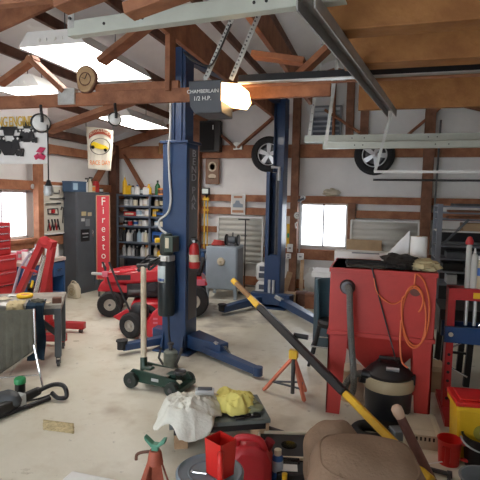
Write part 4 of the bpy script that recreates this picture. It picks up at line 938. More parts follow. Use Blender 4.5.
mk('fork', MB().box((JL/2+.0,-.15,.03), (JL/2+.06,.15,.07)), GREEN, t, bevel=.004)
hb_ = V((-JL/2+.04, 0, .12)); Rj = Matrix.Rotation(-ja, 3, 'Z'); tp = Rj @ (D(143.5, 267, 4.42)-(jl+jr)/2)
hs = mk('handle_socket', MB().cyl(hb_, hb_+(tp-hb_)*.12, .032, n=14), GREEN, t)
h_ = mk('handle', MB().cyl(hb_+(tp-hb_)*.08, tp, .026, n=14), W_GREY, t)
mk('handle_cap', MB().cyl(tp+V((-.065,0,.005)), tp+V((.065,0,.015)), .020, n=12), BLACK, h_)
mk('power_cylinder', MB().cyl((-JL*.42,0,.12), (-.08,0,.12), .045, n=16), GREEN, t); mk('maker_plate', MB().cbox((.02,-.113,.10), (.07,.004,.025)), LGREY, t)

# ================================================================ RED RIDING MOWER (nose to the left, seen from its left side)
WBM = 1.20; _a, _b = FL(110, 316.5), FL(188, 314); MA = .40
_f = V((math.cos(MA), math.sin(MA), 0)); _n = V((-math.sin(MA), math.cos(MA), 0))
t = T('riding_mower', 'red riding mower with sloped hood parked behind the front lift column', 'riding mower', _a+_f*.47+_n*.34, MA)
t.scale = (.93, .93, .93)
def mw(p): return p
# local x: nose at -x
mk('hood', MB().prism([(-.60,-.24,.44),(-.62,-.24,.60),(-.54,-.24,.73),(-.40,-.24,.78),(.22,-.24,.86),(.34,-.24,.80),(.34,-.24,.52),(-.1,-.24,.46)], (0,.48,0)), REDM, t, bevel=.05)
mk('hood_top', MB().prism([(-.50,-.17,.74),(-.36,-.17,.805),(.20,-.17,.885),(.26,-.17,.86),(-.30,-.17,.74)], (0,.34,0)), REDM, t, bevel=.03)
mk('headlight_band', MB().prism([(-.625,-.215,.62),(-.555,-.215,.745),(-.38,-.245,.775),(-.40,-.245,.70)], (0,.01,0)), mat('white decal', (.75,.70,.72), .35), t, bevel=.004)
mk('headlight', MB().prism([(-.628,-.2,.625),(-.56,-.2,.735),(-.55,-.2,.735),(-.61,-.2,.62)], (0,.4,0)), mat('lamp plastic', (.8,.78,.76), .2), t)
mk('grille', MB().box((-.60,-.17,.46), (-.585,.17,.60)), BLACK, t); mk('grille', MB().box((-.44,-.246,.56), (-.22,-.238,.68)), BLACK, t)
for ch_ in t.children:
    for v_ in ch_.data.vertices: v_.co.z = .46+(v_.co.z-.46)*.62 if v_.co.z > .46 else v_.co.z
mk('front_shroud', MB().prism([(-.72,-.20,.34),(-.66,-.20,.48),(-.30,-.20,.44),(.0,-.20,.36),(-.1,-.20,.30)], (0,.40,0)), REDM, t, bevel=.02)
mk('engine', MB().box((-.28,-.21,.28), (.22,.21,.50)).box((-.20,-.235,.33), (-.05,-.21,.45)).cyl((.1,-.24,.40), (.1,-.2,.40), .07, n=16), mat('engine dark', (.03,.03,.035), .5), t, bevel=.01)
mk('muffler', MB().cyl((-.25,-.235,.34), (-.05,-.235,.34), .045, n=14), DSTEEL, t)
mk('dash', MB().prism([(.26,-.22,.45),(.30,-.22,.76),(.44,-.22,.80),(.50,-.22,.45)], (0,.44,0)), REDM, t, bevel=.03)
mk('frame', MB().box((-.62,-.17,.24), (.75,.17,.31)), BLACK, t, bevel=.005)
mk('steering_column', MB().cyl((.40,0,.76), (.48,0,.86), .025, n=10), BLACK, t); mk('steering_wheel', MB().torus((.49,0,.87), (.75,0,1), .16, .017), BLACK, t)
mk('footboard', MB().box((.28,-.42,.27), (.50,.42,.30)), REDM, t, bevel=.01)
mk('rear_fender', MB().prism([(.44,-.42,.32),(.46,-.42,.50),(.56,-.42,.565),(.84,-.42,.565),(.92,-.42,.50),(.92,-.42,.46),(.52,-.42,.46),(.49,-.42,.32)], (0,.84,0)), REDM, t, bevel=.02)
mk('fender_decal', MB().box((.70,-.43,.47), (.88,-.42,.56)), PINK, t)
mk('seat', MB().box((.52,-.20,.56), (.84,.20,.63)).prism([(.78,-.19,.60),(.85,-.19,.60),(.90,-.19,.82),(.84,-.19,.83)], (0,.38,0)), BLACK, t, bevel=.03)
mk('mower_deck', MB().prism([(-.22,-.44,.10),(-.18,-.44,.22),(.38,-.44,.22),(.42,-.44,.10)], (0,.88,0)), REDM, t, bevel=.03)
def wheel(t, c, r, w, rimr, rimm, hubm=None, name='wheel'):
    c = V(c); k = mk(name, MB().lathe([(rimr, w*.42),(rimr*1.1, w*.5),(r*.9, w*.5),(r, w*.3),(r, -w*.3),(r*.9, -w*.5),(rimr*1.1, -w*.5),(rimr, -w*.42),(rimr, w*.42)], c, 32, (0,-1,0)), RUB, t)
    mk('rim', MB().lathe([(rimr*1.03, w*.42),(rimr*.9, w*.44),(rimr*.7, w*.25),(rimr*.35, w*.28),(rimr*.3, w*.45),(0, w*.47)], c, 24, (0,-1,0)), rimm, k)
    mk('hub_cap', MB().cyl(c+V((0,-w*.5,0)), c+V((0,-w*.40,0)), rimr*.22, n=12), DSTEEL, k); return k
RIMW = mat('dull white rim', (.52,.49,.44), .5, .2)
wheel(t, (-.50,-.36,.185), .185, .15, .085, RIMW); wheel(t, (-.50,.36,.185), .185, .15, .085, RIMW)
wheel(t, (.70,-.42,.24), .24, .20, .11, RIMW); wheel(t, (.70,.42,.24), .24, .20, .11, RIMW)
mk('front_axle', MB().cyl((-.50,-.34,.19), (-.50,.34,.19), .022, n=10), BLACK, t)
mk('deck_lever', MB().tube([(.36,-.26,.70),(.36,-.27,.92)], .011), BLACK, t)

# walk-behind red machine in front of it
q = FL(131, 338); t = T('walk_behind_trimmer', 'small red two wheeled walk behind machine with long handlebar beside the lift column', 'lawn machine', (q.x+.10, q.y+.22, 0))
def zz_(x, y, Y): return AY(x, y, Y)
Yw = q.y
wp('wheel', MB().lathe([(.07,.035),(.085,.045),(.13,.045),(.15,.025),(.15,-.025),(.13,-.045),(.085,-.045),(.07,-.035),(.07,.035)], (q.x, Yw, .15), 28, (-.15,-1,0)), RUB, t)
wp('rim', MB().lathe([(.072,.03),(.06,.035),(.05,.01),(.025,.015),(.02,.04),(0,.042)], (q.x, Yw, .15), 22, (-.15,-1,0)), RIMW, t)
wp('wheel', MB().lathe([(.07,.035),(.085,.045),(.13,.045),(.15,.025),(.15,-.025),(.13,-.045),(.085,-.045),(.07,-.035),(.07,.035)], (q.x, Yw+.42, .15), 28, (-.15,-1,0)), RUB, t)
wp('axle', MB().cyl((q.x, Yw, .15), (q.x, Yw+.42, .15), .015, n=8), DSTEEL, t)
def yp(x, y, d=.0): return zz_(x, y, Yw+.05+d)
hs_ = [yp(143,334), yp(146,322), yp(152,312), yp(160,306), yp(168,303), yp(168,339), yp(150,340)]
wp('housing', MB().prism(hs_, (0,.30,0)), REDM, t, .03)
wp('housing_slots', MB().prism([yp(153,318,-.004), yp(157.5,318,-.004), yp(157.5,320,-.004), yp(153,320,-.004)], (0,.004,0)).prism([yp(153,322,-.004), yp(157.5,322,-.004), yp(157.5,324,-.004), yp(153,324,-.004)], (0,.004,0)).prism([yp(152,334,-.004), yp(158,333,-.004), yp(157,327,-.004), yp(152,328,-.004)], (0,.004,0)), PINK, t)
wp('deck', MB().prism([yp(112,317,.15), yp(126,309,.15), yp(145,317,.15), yp(148,333,.15), yp(140,333,.15)], (0,.22,0)), REDM, t, .015)
wp('small_engine', MB().lathe([(0,0),(.10,0),(.11,.05),(.11,.14),(.08,.18),(0,.18)], zz_(140, 318, Yw+.26), 20), mat('engine dark', (.03,.03,.035), .5), t)
HB = Yw+.18
wp('handlebar', MB().tube([zz_(134,320,HB), zz_(118,284,HB), zz_(109,262,HB)], .013), BLACK, t)
wp('handlebar', MB().tube([zz_(130,330,HB+.3), zz_(112,292,HB+.3), zz_(106,273,HB+.3), zz_(103,262,HB+.3)], .013), BLACK, t)
wp('grip', MB().cyl(zz_(92,273.5,HB+.1), zz_(103,274,HB+.1), .018, n=10), LGREY, t)
wp('cross_handle', MB().tube([zz_(103,274,HB+.1), zz_(120,273,HB+.1), zz_(136,270,HB+.1)], .014), REDM, t)
wp('clutch_lever', MB().tube([zz_(103,275,HB+.12), zz_(106,268,HB+.12), zz_(102,262,HB+.12)], .010), BLACK, t)
wp('control_box', MB().cbox(zz_(105.5,274,HB+.1), (.08,.05,.07)), PINK, t, .01)

# ================================================================ BLUE GREY SAFE AND WHAT STANDS ON IT
sq = FL(218.5, 300); t = T('steel_chest', 'blue grey steel chest on legs with a pale round knob by the back wall', 'safe', (sq.x, sq.y+.32, 0), .06)
mk('body', MB().box((-.26,-.26,.16), (.26,.26,.86)), SAFE, t, bevel=.012)
mk('door', MB().box((-.245,-.272,.18), (.245,-.26,.845)), SAFE, t, bevel=.006)
mk('dial', MB().lathe([(0,.03),(.03,.03),(.06,.022),(.068,.0),(0,0)], (0,-.272,.62), 12, (0,-1,0)), CREAM, t); mk('dial_knob', MB().cyl((0,-.302,.62), (0,-.315,.62), .02, n=12), TAN, t)
for x in (-.23,.23):
    for y in (-.23,.23): mk('leg', MB().beam((x,y,.16), (x+.01*(1 if x>0 else -1),y,0), .05,.05), SAFE, t)
mk('side_panel', MB().box((.261,-.2,.2), (.266,.2,.82)), MGREY, t)
mk('hinge', MB().cyl((-.255,-.275,.3), (-.255,-.275,.38), .01, n=8), LGREY, t); mk('hinge', MB().cyl((-.255,-.275,.66), (-.255,-.275,.74), .01, n=8), LGREY, t)
st_ = t
def onsafe(x, y): return V((sq.x+x, sq.y+.32+y, .86))
t = T('red_rope_coil', 'coil of red rope lying on the steel chest', 'rope', onsafe(-.10, -.08))
for k in range(3): mk('rope_loop', MB().torus((.005*k,.0,.018+.028*k), (.05*k,.1,1), .10-.012*k, .016), mat('faded red rope', (.55,.08,.07), .8), t)
t = T('bench_grinder', 'dark bench grinder with two wheels standing on the steel chest', 'grinder', onsafe(.13, -.04))
mk('base', MB().box((-.07,-.06,0), (.07,.06,.03)), DSTEEL, t); mk('motor', MB().cyl((-.06,0,.10), (.06,0,.10), .06, n=20).box((-.03,-.03,.02), (.03,.03,.08)), DGREY, t)
for x in (-.10,.10): mk('grinding_wheel', MB().cyl((x-.014,0,.10), (x+.014,0,.10), .075, n=24), MGREY, t); mk('wheel_guard', MB().torus((x,0,.10), (1,0,0), .08, .014), BLACK, t)
mk('lamp_stalk', MB().tube([(0,.03,.15),(.0,.03,.22)], .012), BLACK, t)
q = AY(246, 291, 7.75)
t = T('t_handle_stand', 'thin black tee topped stand in front of the white ribbed panel', 'stand', (AY(245, 250, 7.95).x, 7.95, 0))
zt = AY(246, 219.5, 7.95).z
mk('pole', MB().cyl((0,0,.02), (0,0,zt), .011, n=10), BLACK, t); mk('tee_bar', MB().beam((-.13,0,zt), (.07,0,zt), .022, .022), BLACK, t); mk('foot', MB().lathe([(0,0),(.11,0),(.11,.015),(.02,.03),(0,.03)], (0,0,0), 20), BLACK, t); mk('mid_bar', MB().cyl((-.08,0,zt-.28), (.03,0,zt-.28), .008, n=8), DSTEEL, t)

# ribbed white panels leaning on the wall
def ribbed(label, x0, x1, y0, y1, base, group='ribbed panels against the back wall'):
    a, b = AY(x0, y1, YB-.05), AY(x1, y0, YB-.05)
    t = T('ribbed_panel', label, 'panel', ((a.x+b.x)/2, YB-.05, a.z), 0, group)
    n = 9
    def f(u, v): return V((a.x+(b.x-a.x)*u, YB-.05+.012*math.sin(v*n*2*PI), a.z+(b.z-a.z)*v))
    wp('ribbed_sheet', MB().grid(f, 2, n*8, .006), mat('panel white', (.60,.59,.54), .5), t)
    wp('edge_trim', MB().box((a.x-.015, YB-.07, a.z), (a.x+.015, YB-.02, b.z)).box((b.x-.015, YB-.07, a.z), (b.x+.015, YB-.02, b.z)).box((a.x, YB-.07, b.z-.02), (b.x, YB-.02, b.z+.01)), WHITEP, t); return t, a, b
r1, a, b = ribbed('white ribbed panel standing behind the steel chest and tee stand', 217.5, 263, 217.5, 262, 0)
wp('panel_leg', MB().box((a.x+.02, YB-.06, 0), (a.x+.05, YB-.03, a.z)).box((b.x-.05, YB-.06, 0), (b.x-.02, YB-.03, a.z)), GALV, r1)
r2, a, b = ribbed('white ribbed panel right of the back window above the red cabinet', 349.5, 419, 222, 268, 0)
wp('panel_leg', MB().box((a.x+.02, YB-.06, 0), (a.x+.05, YB-.03, a.z)).box((b.x-.05, YB-.06, 0), (b.x-.02, YB-.03, a.z)), GALV, r2)
a, b = AY(346, 258, YB-.16), AY(382, 240.5, YB-.16)
S('cardboard_sheet', 'plain brown cardboard sheet in front of the right ribbed panel', 'cardboard', MB().box((a.x, YB-.17, 0), (b.x, YB-.15, b.z)), CARD)

# post with gauges, conduit, outlets and level beside the back window
PX = -1.43
def gauge(label, px, py, r, m=WHITE):
    c = AY(px, py, YB-.14); t = T('dial_gauge', label, 'gauge', c, 0, 'dials on the window post')
    mk('case', MB().lathe([(0,.0),(r,0),(r,-.03),(r*.7,-.04),(0,-.04)], (0,0,0), 24, (0,-1,0)), LGREY, t); mk('face', MB().lathe([(0,.004),(r*.82,.003),(r*.82,0)], (0,0,0), 24, (0,-1,0)), m, t); mk('needle', MB().beam((0,-.008,0), (r*.5,-.008,r*.35), .008, .004), BLACK, t)
    mk('centre_ring', MB().torus((0,-.005,0), (0,1,0), r*.4, r*.07), MGREY, t)
    mk('backing', MB().cyl((0,.03,0), (0,.08,0), .02, n=8), DSTEEL, t)
gauge('larger pale dial on the post left of the back window', 297.3, 215.5, .062); gauge('smaller dial higher on the post by the back window top', 302.8, 197.5, .045)
t = T('air_pipe', 'grey air pipe running up the post left of the back window', 'pipe', (AY(299.5, 240, YB-.13).x, YB-.15, .7))
xx = AY(299.5, 240, YB-.15).x
wp('pipe', MB().cyl((xx, YB-.15, .72), (xx, YB-.15, 1.66), .014, n=10), LGREY, t); wp('elbow', MB().cyl((xx-.05, YB-.15, 1.62), (xx+.06, YB-.15, 1.66), .022, n=10), DSTEEL, t); wp('hook', MB().tube([(xx-.04, YB-.15, 1.25), (xx-.08, YB-.16, 1.22), (xx-.07, YB-.15, 1.14)], .014), WHITE, t)
def plate(name, label, px, py, w_, h_, m, hole):
    c = AY(px, py, YB-.14); t = T(name, label, 'outlet', c); 
    wp('cover', MB().cbox(c, (w_, .05, h_)), m, t, .004)
    for dz in hole: wp('socket', MB().cbox(c+V((0,-.027,dz)), (w_*.42, .006, h_*.22)), mat('outlet grey', (.30,.28,.30), .5), t)  # socket faces greyer than the cover
    wp('back_box', MB().cbox(c+V((0,.05,0)), (w_*.8, .07, h_*.8)), LGREY, t)
plate('wall_switch', 'white switch plate on the post under the yellow level', 290, 248, .10, .14, WHITE, (0,)); plate('wall_outlet', 'white wall outlet lower on the post beside the conduit box', 288.5, 256, .09, .09, WHITE, (-.02,.02)); plate('power_socket', 'white power socket box with dark round centre under the window corner', 300.5, 256.5, .11, .115, WHITE, (0,))
a, b = AY(286, 247, YB-.05), AY(290, 224, YB-.05)
t = T('spirit_level', 'yellow spirit level hung upright on the post beside the far lift column', 'level', ((a.x+b.x)/2, YB-.02, a.z)); wp('bar', MB().box((a.x, YB-.03, a.z), (b.x, YB, b.z)), YEL, t, .003); wp('vial', MB().cbox(((a.x+b.x)/2, YB-.033, (a.z+b.z)/2), (.035, .01, .08)), GREENB, t)
# clutter on the floor between the far lift column and the window
def crate(name, label, px, py, w_, d_, h_, m, cat='box', rz=0.):
    q = FL(px, py); t = T(name, label, cat, (q.x, q.y+d_/2, 0), rz); mk('walls', MB().box((-w_/2,-d_/2,0), (w_/2,d_/2,h_)), m, t, bevel=.004); mk('flap', MB().cbox((0,-d_/2-.01,h_), (w_*.95,.05,.006), (.5,0,0)), m, t); return t
crate('cardboard_box', 'small worn brown box behind the right arm of the far lift column', 289, 306, .19, .2, .19, CARD)
crate('rust_box', 'rusty brown box right of the small worn box on the floor', 300.5, 306, .19, .22, .20, W_DARK, 'box', .1)
crate('wood_crate', 'reddish wooden crate nearest the dark stool, under the back window', 311, 309, .18, .22, .22, W_TRUSS, 'crate', -.1)
q = FL(279, 303); S('plank_offcut', 'grey plank offcut leaning behind the small brown box', 'plank', MB().beam(V((q.x+.02, 7.5, .0)), V((q.x+.10, 7.75, .45)), .09, .03, (0,1,0)), W_RAW, 'planks leaning by the window post')
q = FL(306, 303); S('plank_offcut', 'short pale plank offcut leaning below the back window', 'plank', MB().beam(V((q.x-.10, 7.6, 0)), V((q.x-.20, 8.38, .60)), .06, .03, (0,1,0)), W_RAW, 'planks leaning by the window post')
q = FL(305, 297); S('white_rag_bag', 'crumpled pale plastic bag below the back window', 'bag', MB().blob((-1.02, 8.1, .24), (.15,.13,.24), .35, 2.2, 8, -.24), mat('pale plastic bag', (.66,.65,.62), .4))
for i, (px, py, z0, lb, rz) in enumerate(((259.5, 302, 0, 'lower of the two white printed sacks left of the far lift column', .0), (259.5, 302, .30, 'upper of the two white printed sacks left of the far lift column', .06))):
    q = FL(px, py); t = T('paper_sack', lb, 'sack', (q.x-.01, 7.62, z0), rz, 'printed sacks')
    mk('sack', MB().blob((0,0,.15), (.12,.08,.15), .10, 1.5, i+1, None, 28, 16, .55), WHITEP, t)
    mk('printed_patch', MB().box((-.06,-.088,.06), (.07,-.080,.14)).box((-.05,-.088,.17), (.05,-.080,.25)), mat('sack print', (.08,.09,.12), .6), t)
# navy cupboard that shows between the column and the chest
q = FL(194, 300); t = T('blue_cupboard', 'dark blue low cupboard seen just right of the front lift column', 'cupboard', (-3.02, 7.95, 0))
mk('body', MB().box((-.22,-.2,0), (.15,.2,.72)), mat('bench blue', (.03,.09,.22)), t, bevel=.006); mk('door', MB().box((-.20,-.212,.04), (.13,-.2,.68)), mat('bench blue', (.03,.09,.22)), t); mk('handle', MB().cbox((.08,-.222,.5), (.02,.02,.1)), CHROME, t)
# ================================================================ RIGHT SIDE: BLAST CABINET AND NEIGHBOURS
YF = 3.66                                   # front face of the red cabinet
bl, br = AY(329.5, 300, YF), AY(436, 300, YF)
BX0, BX1 = bl.x, br.x; BT = AY(380, 270, YF).z; BM = AY(380, 336, YF).z
DB = .62
t = T('blast_cabinet', 'big red sandblasting cabinet on splayed legs with a funnel bottom', 'sandblasting cabinet', ((BX0+BX1)/2, YF+DB/2, 0))
mk_x = (BX0+BX1)/2
wp('body', MB().box((BX0, YF, BM), (BX1, YF+DB, BT)), REDB, t, .006)
wp('top_rim', MB().box((BX0-.008, YF-.008, BT-.035), (BX1+.008, YF+DB+.008, BT)), REDB, t, .003)
wp('lower_flange', MB().box((BX0-.01, YF-.015, BM-.02), (BX1+.01, YF+DB+.01, BM+.012)), REDB, t, .003)
fb = FL(381, 372); hz = AY(379, 384, YF+.2).z
hx = mk_x+.02; hz = .30; hw = .10
P = [(BX0+.03, YF+.03, BM-.02), (BX1-.03, YF+.03, BM-.02), (BX1-.03, YF+DB-.03, BM-.02), (BX0+.03, YF+DB-.03, BM-.02), (hx-hw, YF+DB/2-hw, hz), (hx+hw, YF+DB/2-hw, hz), (hx+hw, YF+DB/2+hw, hz), (hx-hw, YF+DB/2+hw, hz)]
wp('hopper', MB().pts(P, [(0,1,5,4),(1,2,6,5),(2,3,7,6),(3,0,4,7),(4,5,6,7),(3,2,1,0)]), REDB, t)
for x, s_ in ((BX0, 1), (BX1, -1)):
    for y in (YF, YF+DB-.05):
        wd_ = .115 if y == YF else .10
        P = [(x, y, BM-.01), (x+s_*(wd_+.03), y, BM-.01), (x+s_*(wd_-.01), y, 0), (x+s_*.0, y, 0)]
        l = wp('leg', MB().prism(P, (0, .012, 0)), REDB, t)
        wp('leg_flange', MB().box((min(x, x+s_*.012), y, 0), (max(x, x+s_*.012), y+.05, BM-.01)), REDB, l)
# hose flange, plugged glove port and top tray belong to the cabinet
c = AY(347.5, 287, YF); wp('hose_flange', MB().lathe([(0,.03),(.045,.028),(.055,.012),(.058,0),(0,0)], c, 24, (0,-1,0)), DSTEEL, t)
c = AY(415.5, 291, YF); wp('port_plug', MB().lathe([(0,.01),(.036,.008),(.04,0),(0,0)], c, 20, (0,-1,0)), mat('port dark red', (.16,.06,.05), .7), t)  # plug is a darker red than the cabinet
hose_pts = [AY(347.5, 287, YF-.04), AY(349.5, 292, YF-.09), AY(350, 315, YF-.09), AY(351.5, 345, YF-.10), AY(353.5, 372, YF-.12), AY(353, 390, YF-.14), AY(348, 397, YF-.14), AY(345, 388, YF-.12), AY(351, 377, YF-.08), AY(362, 373, YF-.05), AY(372, 376, YF-.06)]
t = T('vacuum_hose', 'grey ribbed hose looping from the red cabinet flange to the shop vacuum', 'hose', (hose_pts[4].x, hose_pts[4].y, hose_pts[6].z))
wp('hose', MB().tube(hose_pts, .024, 12, 6), mat('hose grey', (.16,.16,.15), .6, 0, .1, 40, .8, 90), t); wp('cuff', MB().cyl(hose_pts[-2], hose_pts[-1], .032, n=14), BLACK, t)
def loop(cx, cy, rx, ry, a0, a1, n, dy): return [AY(cx+rx*math.cos(math.radians(a0+(a1-a0)*i/n)), cy+ry*math.sin(math.radians(a0+(a1-a0)*i/n)), YF-.012-dy) for i in range(n+1)]
t = T('orange_air_hose', 'thin orange air hose coiled down the front of the red cabinet', 'hose', AY(415, 345, YF-.03))
wp('coil', MB().tube(loop(414, 318, 12, 30, -90, 270, 40, .0)+loop(415.5, 310, 14, 36, -90, 200, 40, .012)+loop(414, 300, 9, 14, 200, 420, 20, .02), .0065, 6), ORNG, t)
wp('tail', MB().tube([AY(402, 300, YF-.02), AY(392, 304, YF-.02), AY(378, 294, YF-.02), AY(374, 278, YF-.02)], .0055, 6, 4).tube([AY(401, 320, YF-.015), AY(400, 345, YF-.05), AY(402, 362, YF-.06), AY(408, 368, YF-.08)], .0065, 6, 4), ORNG, t)
S('black_cable', 'thin black cable running down across the red cabinet front to the vacuum', 'cable', MB().tube([AY(372, 268, YF-.02), AY(376, 285, YF-.02), AY(383, 312, YF-.02), AY(392, 345, YF-.04), AY(396, 362, YF-.12)], .006, 6, 5), BLACK)
# clutter on top of the cabinet
def ontop(x, y, dz=0.): q = FL(x, y, BT); q.z += dz; return q
t = T('wire_tray', 'dark wire tray lying on top of the red cabinet at its left', 'tray', (BX0+.26, YF+.14, BT))
mk('rim', MB().tube([(-.15,-.07,.035),(.15,-.07,.035),(.15,.07,.035),(-.15,.07,.035),(-.15,-.07,.035)], .009, 6), BLACK, t); mk('base', MB().box((-.15,-.07,.0), (.15,.07,.012)), mat('tray dark', (.06,.05,.04), .7), t)
mk('rib', MB().box((-.15,-.075,.012), (-.14,-.065,.04)).box((.14,-.075,.012), (.15,-.065,.04)).box((-.15,.065,.012), (-.14,.075,.04)).box((.14,.065,.012), (.15,.075,.04)).cyl((-.15,0,.035), (.15,0,.035), .006), BLACK, t)
xg = AY(402, 268, YF).x
S('black_glove', 'crumpled black rubber glove heap on top of the red cabinet', 'glove', MB().blob((xg-.01, YF+.13, BT+.05), (.13,.10,.065), .45, 2.6, 3, -.05), mat('black rubber glove', (.02,.016,.014), .9, bump=.4, bscale=40))
S('yellow_glove', 'crumpled tan yellow glove beside the paper roll on the red cabinet', 'glove', MB().blob((AY(424,266,YF).x, YF+.12, BT+.035), (.11,.08,.05), .5, 2.8, 6, -.035), BEIGE)
t = T('paper_roll', 'tall white paper roll standing on the right of the red cabinet', 'paper roll', (AY(418,262,YF+.28).x, YF+.28, BT))
hR = AY(418, 236.5, YF+.28).z-BT
mk('roll', MB().lathe([(.02,0),(.062,0),(.062,hR),(.02,hR),(.02,0)], (0,0,0), 28), WHITE, t); mk('core', MB().lathe([(.022,-.0),(.022,hR+.004),(.015,hR+.004),(.015,0)], (0,0,0), 20), CARD, t)
wx0, wx1 = AY(381, 262, YF+.3), AY(410, 240, YF+.3)
S('clear_sheet', 'crumpled white plastic sheet draped beside the paper roll on the red cabinet', 'plastic sheet', MB().grid(lambda u, v: V((wx0.x+(wx1.x-wx0.x)*u, YF+.30+.10*v, BT+.008+(.25*u+.02)*(1-abs(2*v-1)**2)+.02*noise.noise(V((u*5, v*5, 2)))**2)), 18, 10, .006), mat('white film', (.70,.71,.73), .4))
cl_, cr_ = AY(334, 262, 4.55), AY(384, 251, 4.55)
t = T('white_carton', 'long white carton standing on end behind the red cabinet', 'box', ((cl_.x+cr_.x)/2, 4.62, 0))
wp('carton', MB().box((cl_.x, 4.55, 0), (cr_.x+.06, 4.72, AY(360, 252, 4.55).z)), WHITEP, t, .004); wp('print', MB().box((cl_.x+.16, 4.546, cr_.z-.035), (cr_.x-.04, 4.55, cr_.z-.022)), MGREY, t)
q = FL(430, 330)
# dark stool / chair left of the cabinet
q = FL(334, 378); t = T('bar_stool', 'dark teal tub stool with thin metal legs left of the red cabinet', 'stool', (-.42, 4.75, 0))
def sp_(x, y, dy=0.): return AY(x, y, 4.7+dy)
zb, zt = sp_(322, 325).z, sp_(322, 282).z; xl, xr = sp_(314.5, 300).x, sp_(349, 300).x
def tub(u, v):
    a = PI*(-.08+1.16*u)+PI; cx = (xl+xr)/2; r = (xr-xl)/2*(.82+.18*v)
    return V((cx+r*math.cos(a), 4.85-r*.9*math.sin(a)*-1*-1, zb+(zt-zb)*v))
wp('back_shell', MB().grid(tub, 24, 6, .03), mat('teal vinyl', (.05,.10,.13), .45), t)
wp('seat', MB().lathe([(0,0),((xr-xl)*.42,0),((xr-xl)*.45,.04),((xr-xl)*.40,.07),(0,.08)], ((xl+xr)/2, 4.85, zb-.04), 28), BLACK, t)
fl_ = [(316.5, 361), (332, 385), (349, 352), (351, 372)]
cx_ = (xl+xr)/2
for x, y in ((-.2,-.2),(.2,-.2),(-.2,.2),(.2,.2)): wp('leg', MB().cyl((cx_+x*.6, 4.85+y*.6, zb-.02), (cx_+x, 4.85+y, 0), .014, n=8), BLACK, t)
for (x, y), (x2, y2) in (((-.18,-.18),(.18,-.18)),((-.18,.18),(.18,.18)),((-.18,-.18),(-.18,.18)),((.18,-.18),(.18,.18))): wp('foot_rail', MB().cyl((cx_+x, 4.85+y, .20), (cx_+x2, 4.85+y2, .20), .008, n=8), CHROME, t)
a, b = AY(311.5, 282, 5.25), AY(336, 273, 5.25)
t = T('foam_slab', 'white topped slab box behind the teal stool, left of the red cabinet', 'box', ((a.x+b.x)/2, 5.4, 0))
wp('slab', MB().box((a.x, 5.25, b.z-.06), (b.x+.1, 5.6, b.z)), WHITEP, t, .005); wp('box', MB().box((a.x+.03, 5.28, 0), (b.x+.08, 5.57, b.z-.06)), mat('slab box teal', (.06,.09,.11), .5), t)

# shop vacuum
VZ = .87
q = FL(387, 427); t = T('shop_vacuum', 'large black and tan shop vacuum in front of the red cabinet funnel', 'vacuum cleaner', (q.x, q.y+.12, 0))
mk('drum', MB().lathe([(0,.05),(.15,.05),(.165,.08),(.172,.30),(.170,.32),(0,.32)], (0,0,0), 36), mat('vac drum', (.018,.022,.028), .4), t)
mk('drum_band', MB().lathe([(.172,.30),(.182,.305),(.186,.36),(.180,.40),(.165,.41),(0,.41)], (0,0,0), 36), TAN, t)
mk('motor_lid', MB().lathe([(.17,.405),(.172,.43),(.14,.47),(.11,.50),(.085,.52),(0,.525)], (0,0,0), 36), BLACK, t)
mk('lid_handle', MB().tube([(-.07,-.02,.51),(-.07,-.03,.56),(.07,-.03,.56),(.07,-.02,.51)], .018, 8), BLACK, t)
mk('switch_plate', MB().cbox((.02,-.12,.50), (.09,.02,.03), (.6,0,0)), LGREY, t)
for s_ in (-1,1): mk('latch', MB().box((s_*.165-.02,-.06,.36), (s_*.165+.02,-.01,.44)), BLACK, t)
mk('wheel_dolly', MB().lathe([(.10,.03),(.19,.03),(.20,.05),(.17,.07),(.10,.07),(.10,.03)], (0,0,0), 30), BLACK, t)
for k in range(4):
    a = PI/4+k*PI/2; mk('castor', MB().cyl((.19*math.cos(a)-.012, .19*math.sin(a), .025), (.19*math.cos(a)+.012, .19*math.sin(a), .025), .025, n=12), BLACK, t)
mk('hose_port', MB().cyl((-.16,-.05,.36), (-.21,-.06,.37), .035, n=16), BLACK, t)
_vac = bpy.data.objects['shop_vacuum']
for ch_ in _vac.children: ch_.data.transform(Matrix.Diagonal((1, 1, VZ, 1)))
q = FL(350, 403); t = T('drum_stool', 'tan barrel shaped stool standing behind the hose loop', 'barrel', (q.x, q.y+.10, 0))
mk('staves', MB().lathe([(0,0),(.098,0),(.108,.1),(.104,.255),(0,.255)], (0,0,0), 26), wood('barrel wood', (.66,.50,.36), (.45,.31,.21)), t); mk('seat_pad', MB().lathe([(.104,.255),(.104,.268),(.09,.275),(0,.275)], (0,0,0), 26), CARDL, t)
q = FL(370, 437); t = T('rubber_tyre', 'black small tyre lying flat on the floor before the vacuum', 'tyre', (q.x+.0, q.y, 0)); 
mk('tyre', MB().torus((0,0,.038), (0,0,1), .10, .038, 30, 12), RUB, t)
q = FL(398, 438); t = T('grey_block', 'small grey metal block on the floor right of the flat tyre', 'block', q, .4); mk('block', MB().box((-.05,-.05,0), (.05,.05,.07)), mat('block grey', (.20,.23,.26), .4), t, bevel=.006); mk('lug', MB().cyl((.05,0,.03), (.09,0,.03), .02, n=10), DSTEEL, t)

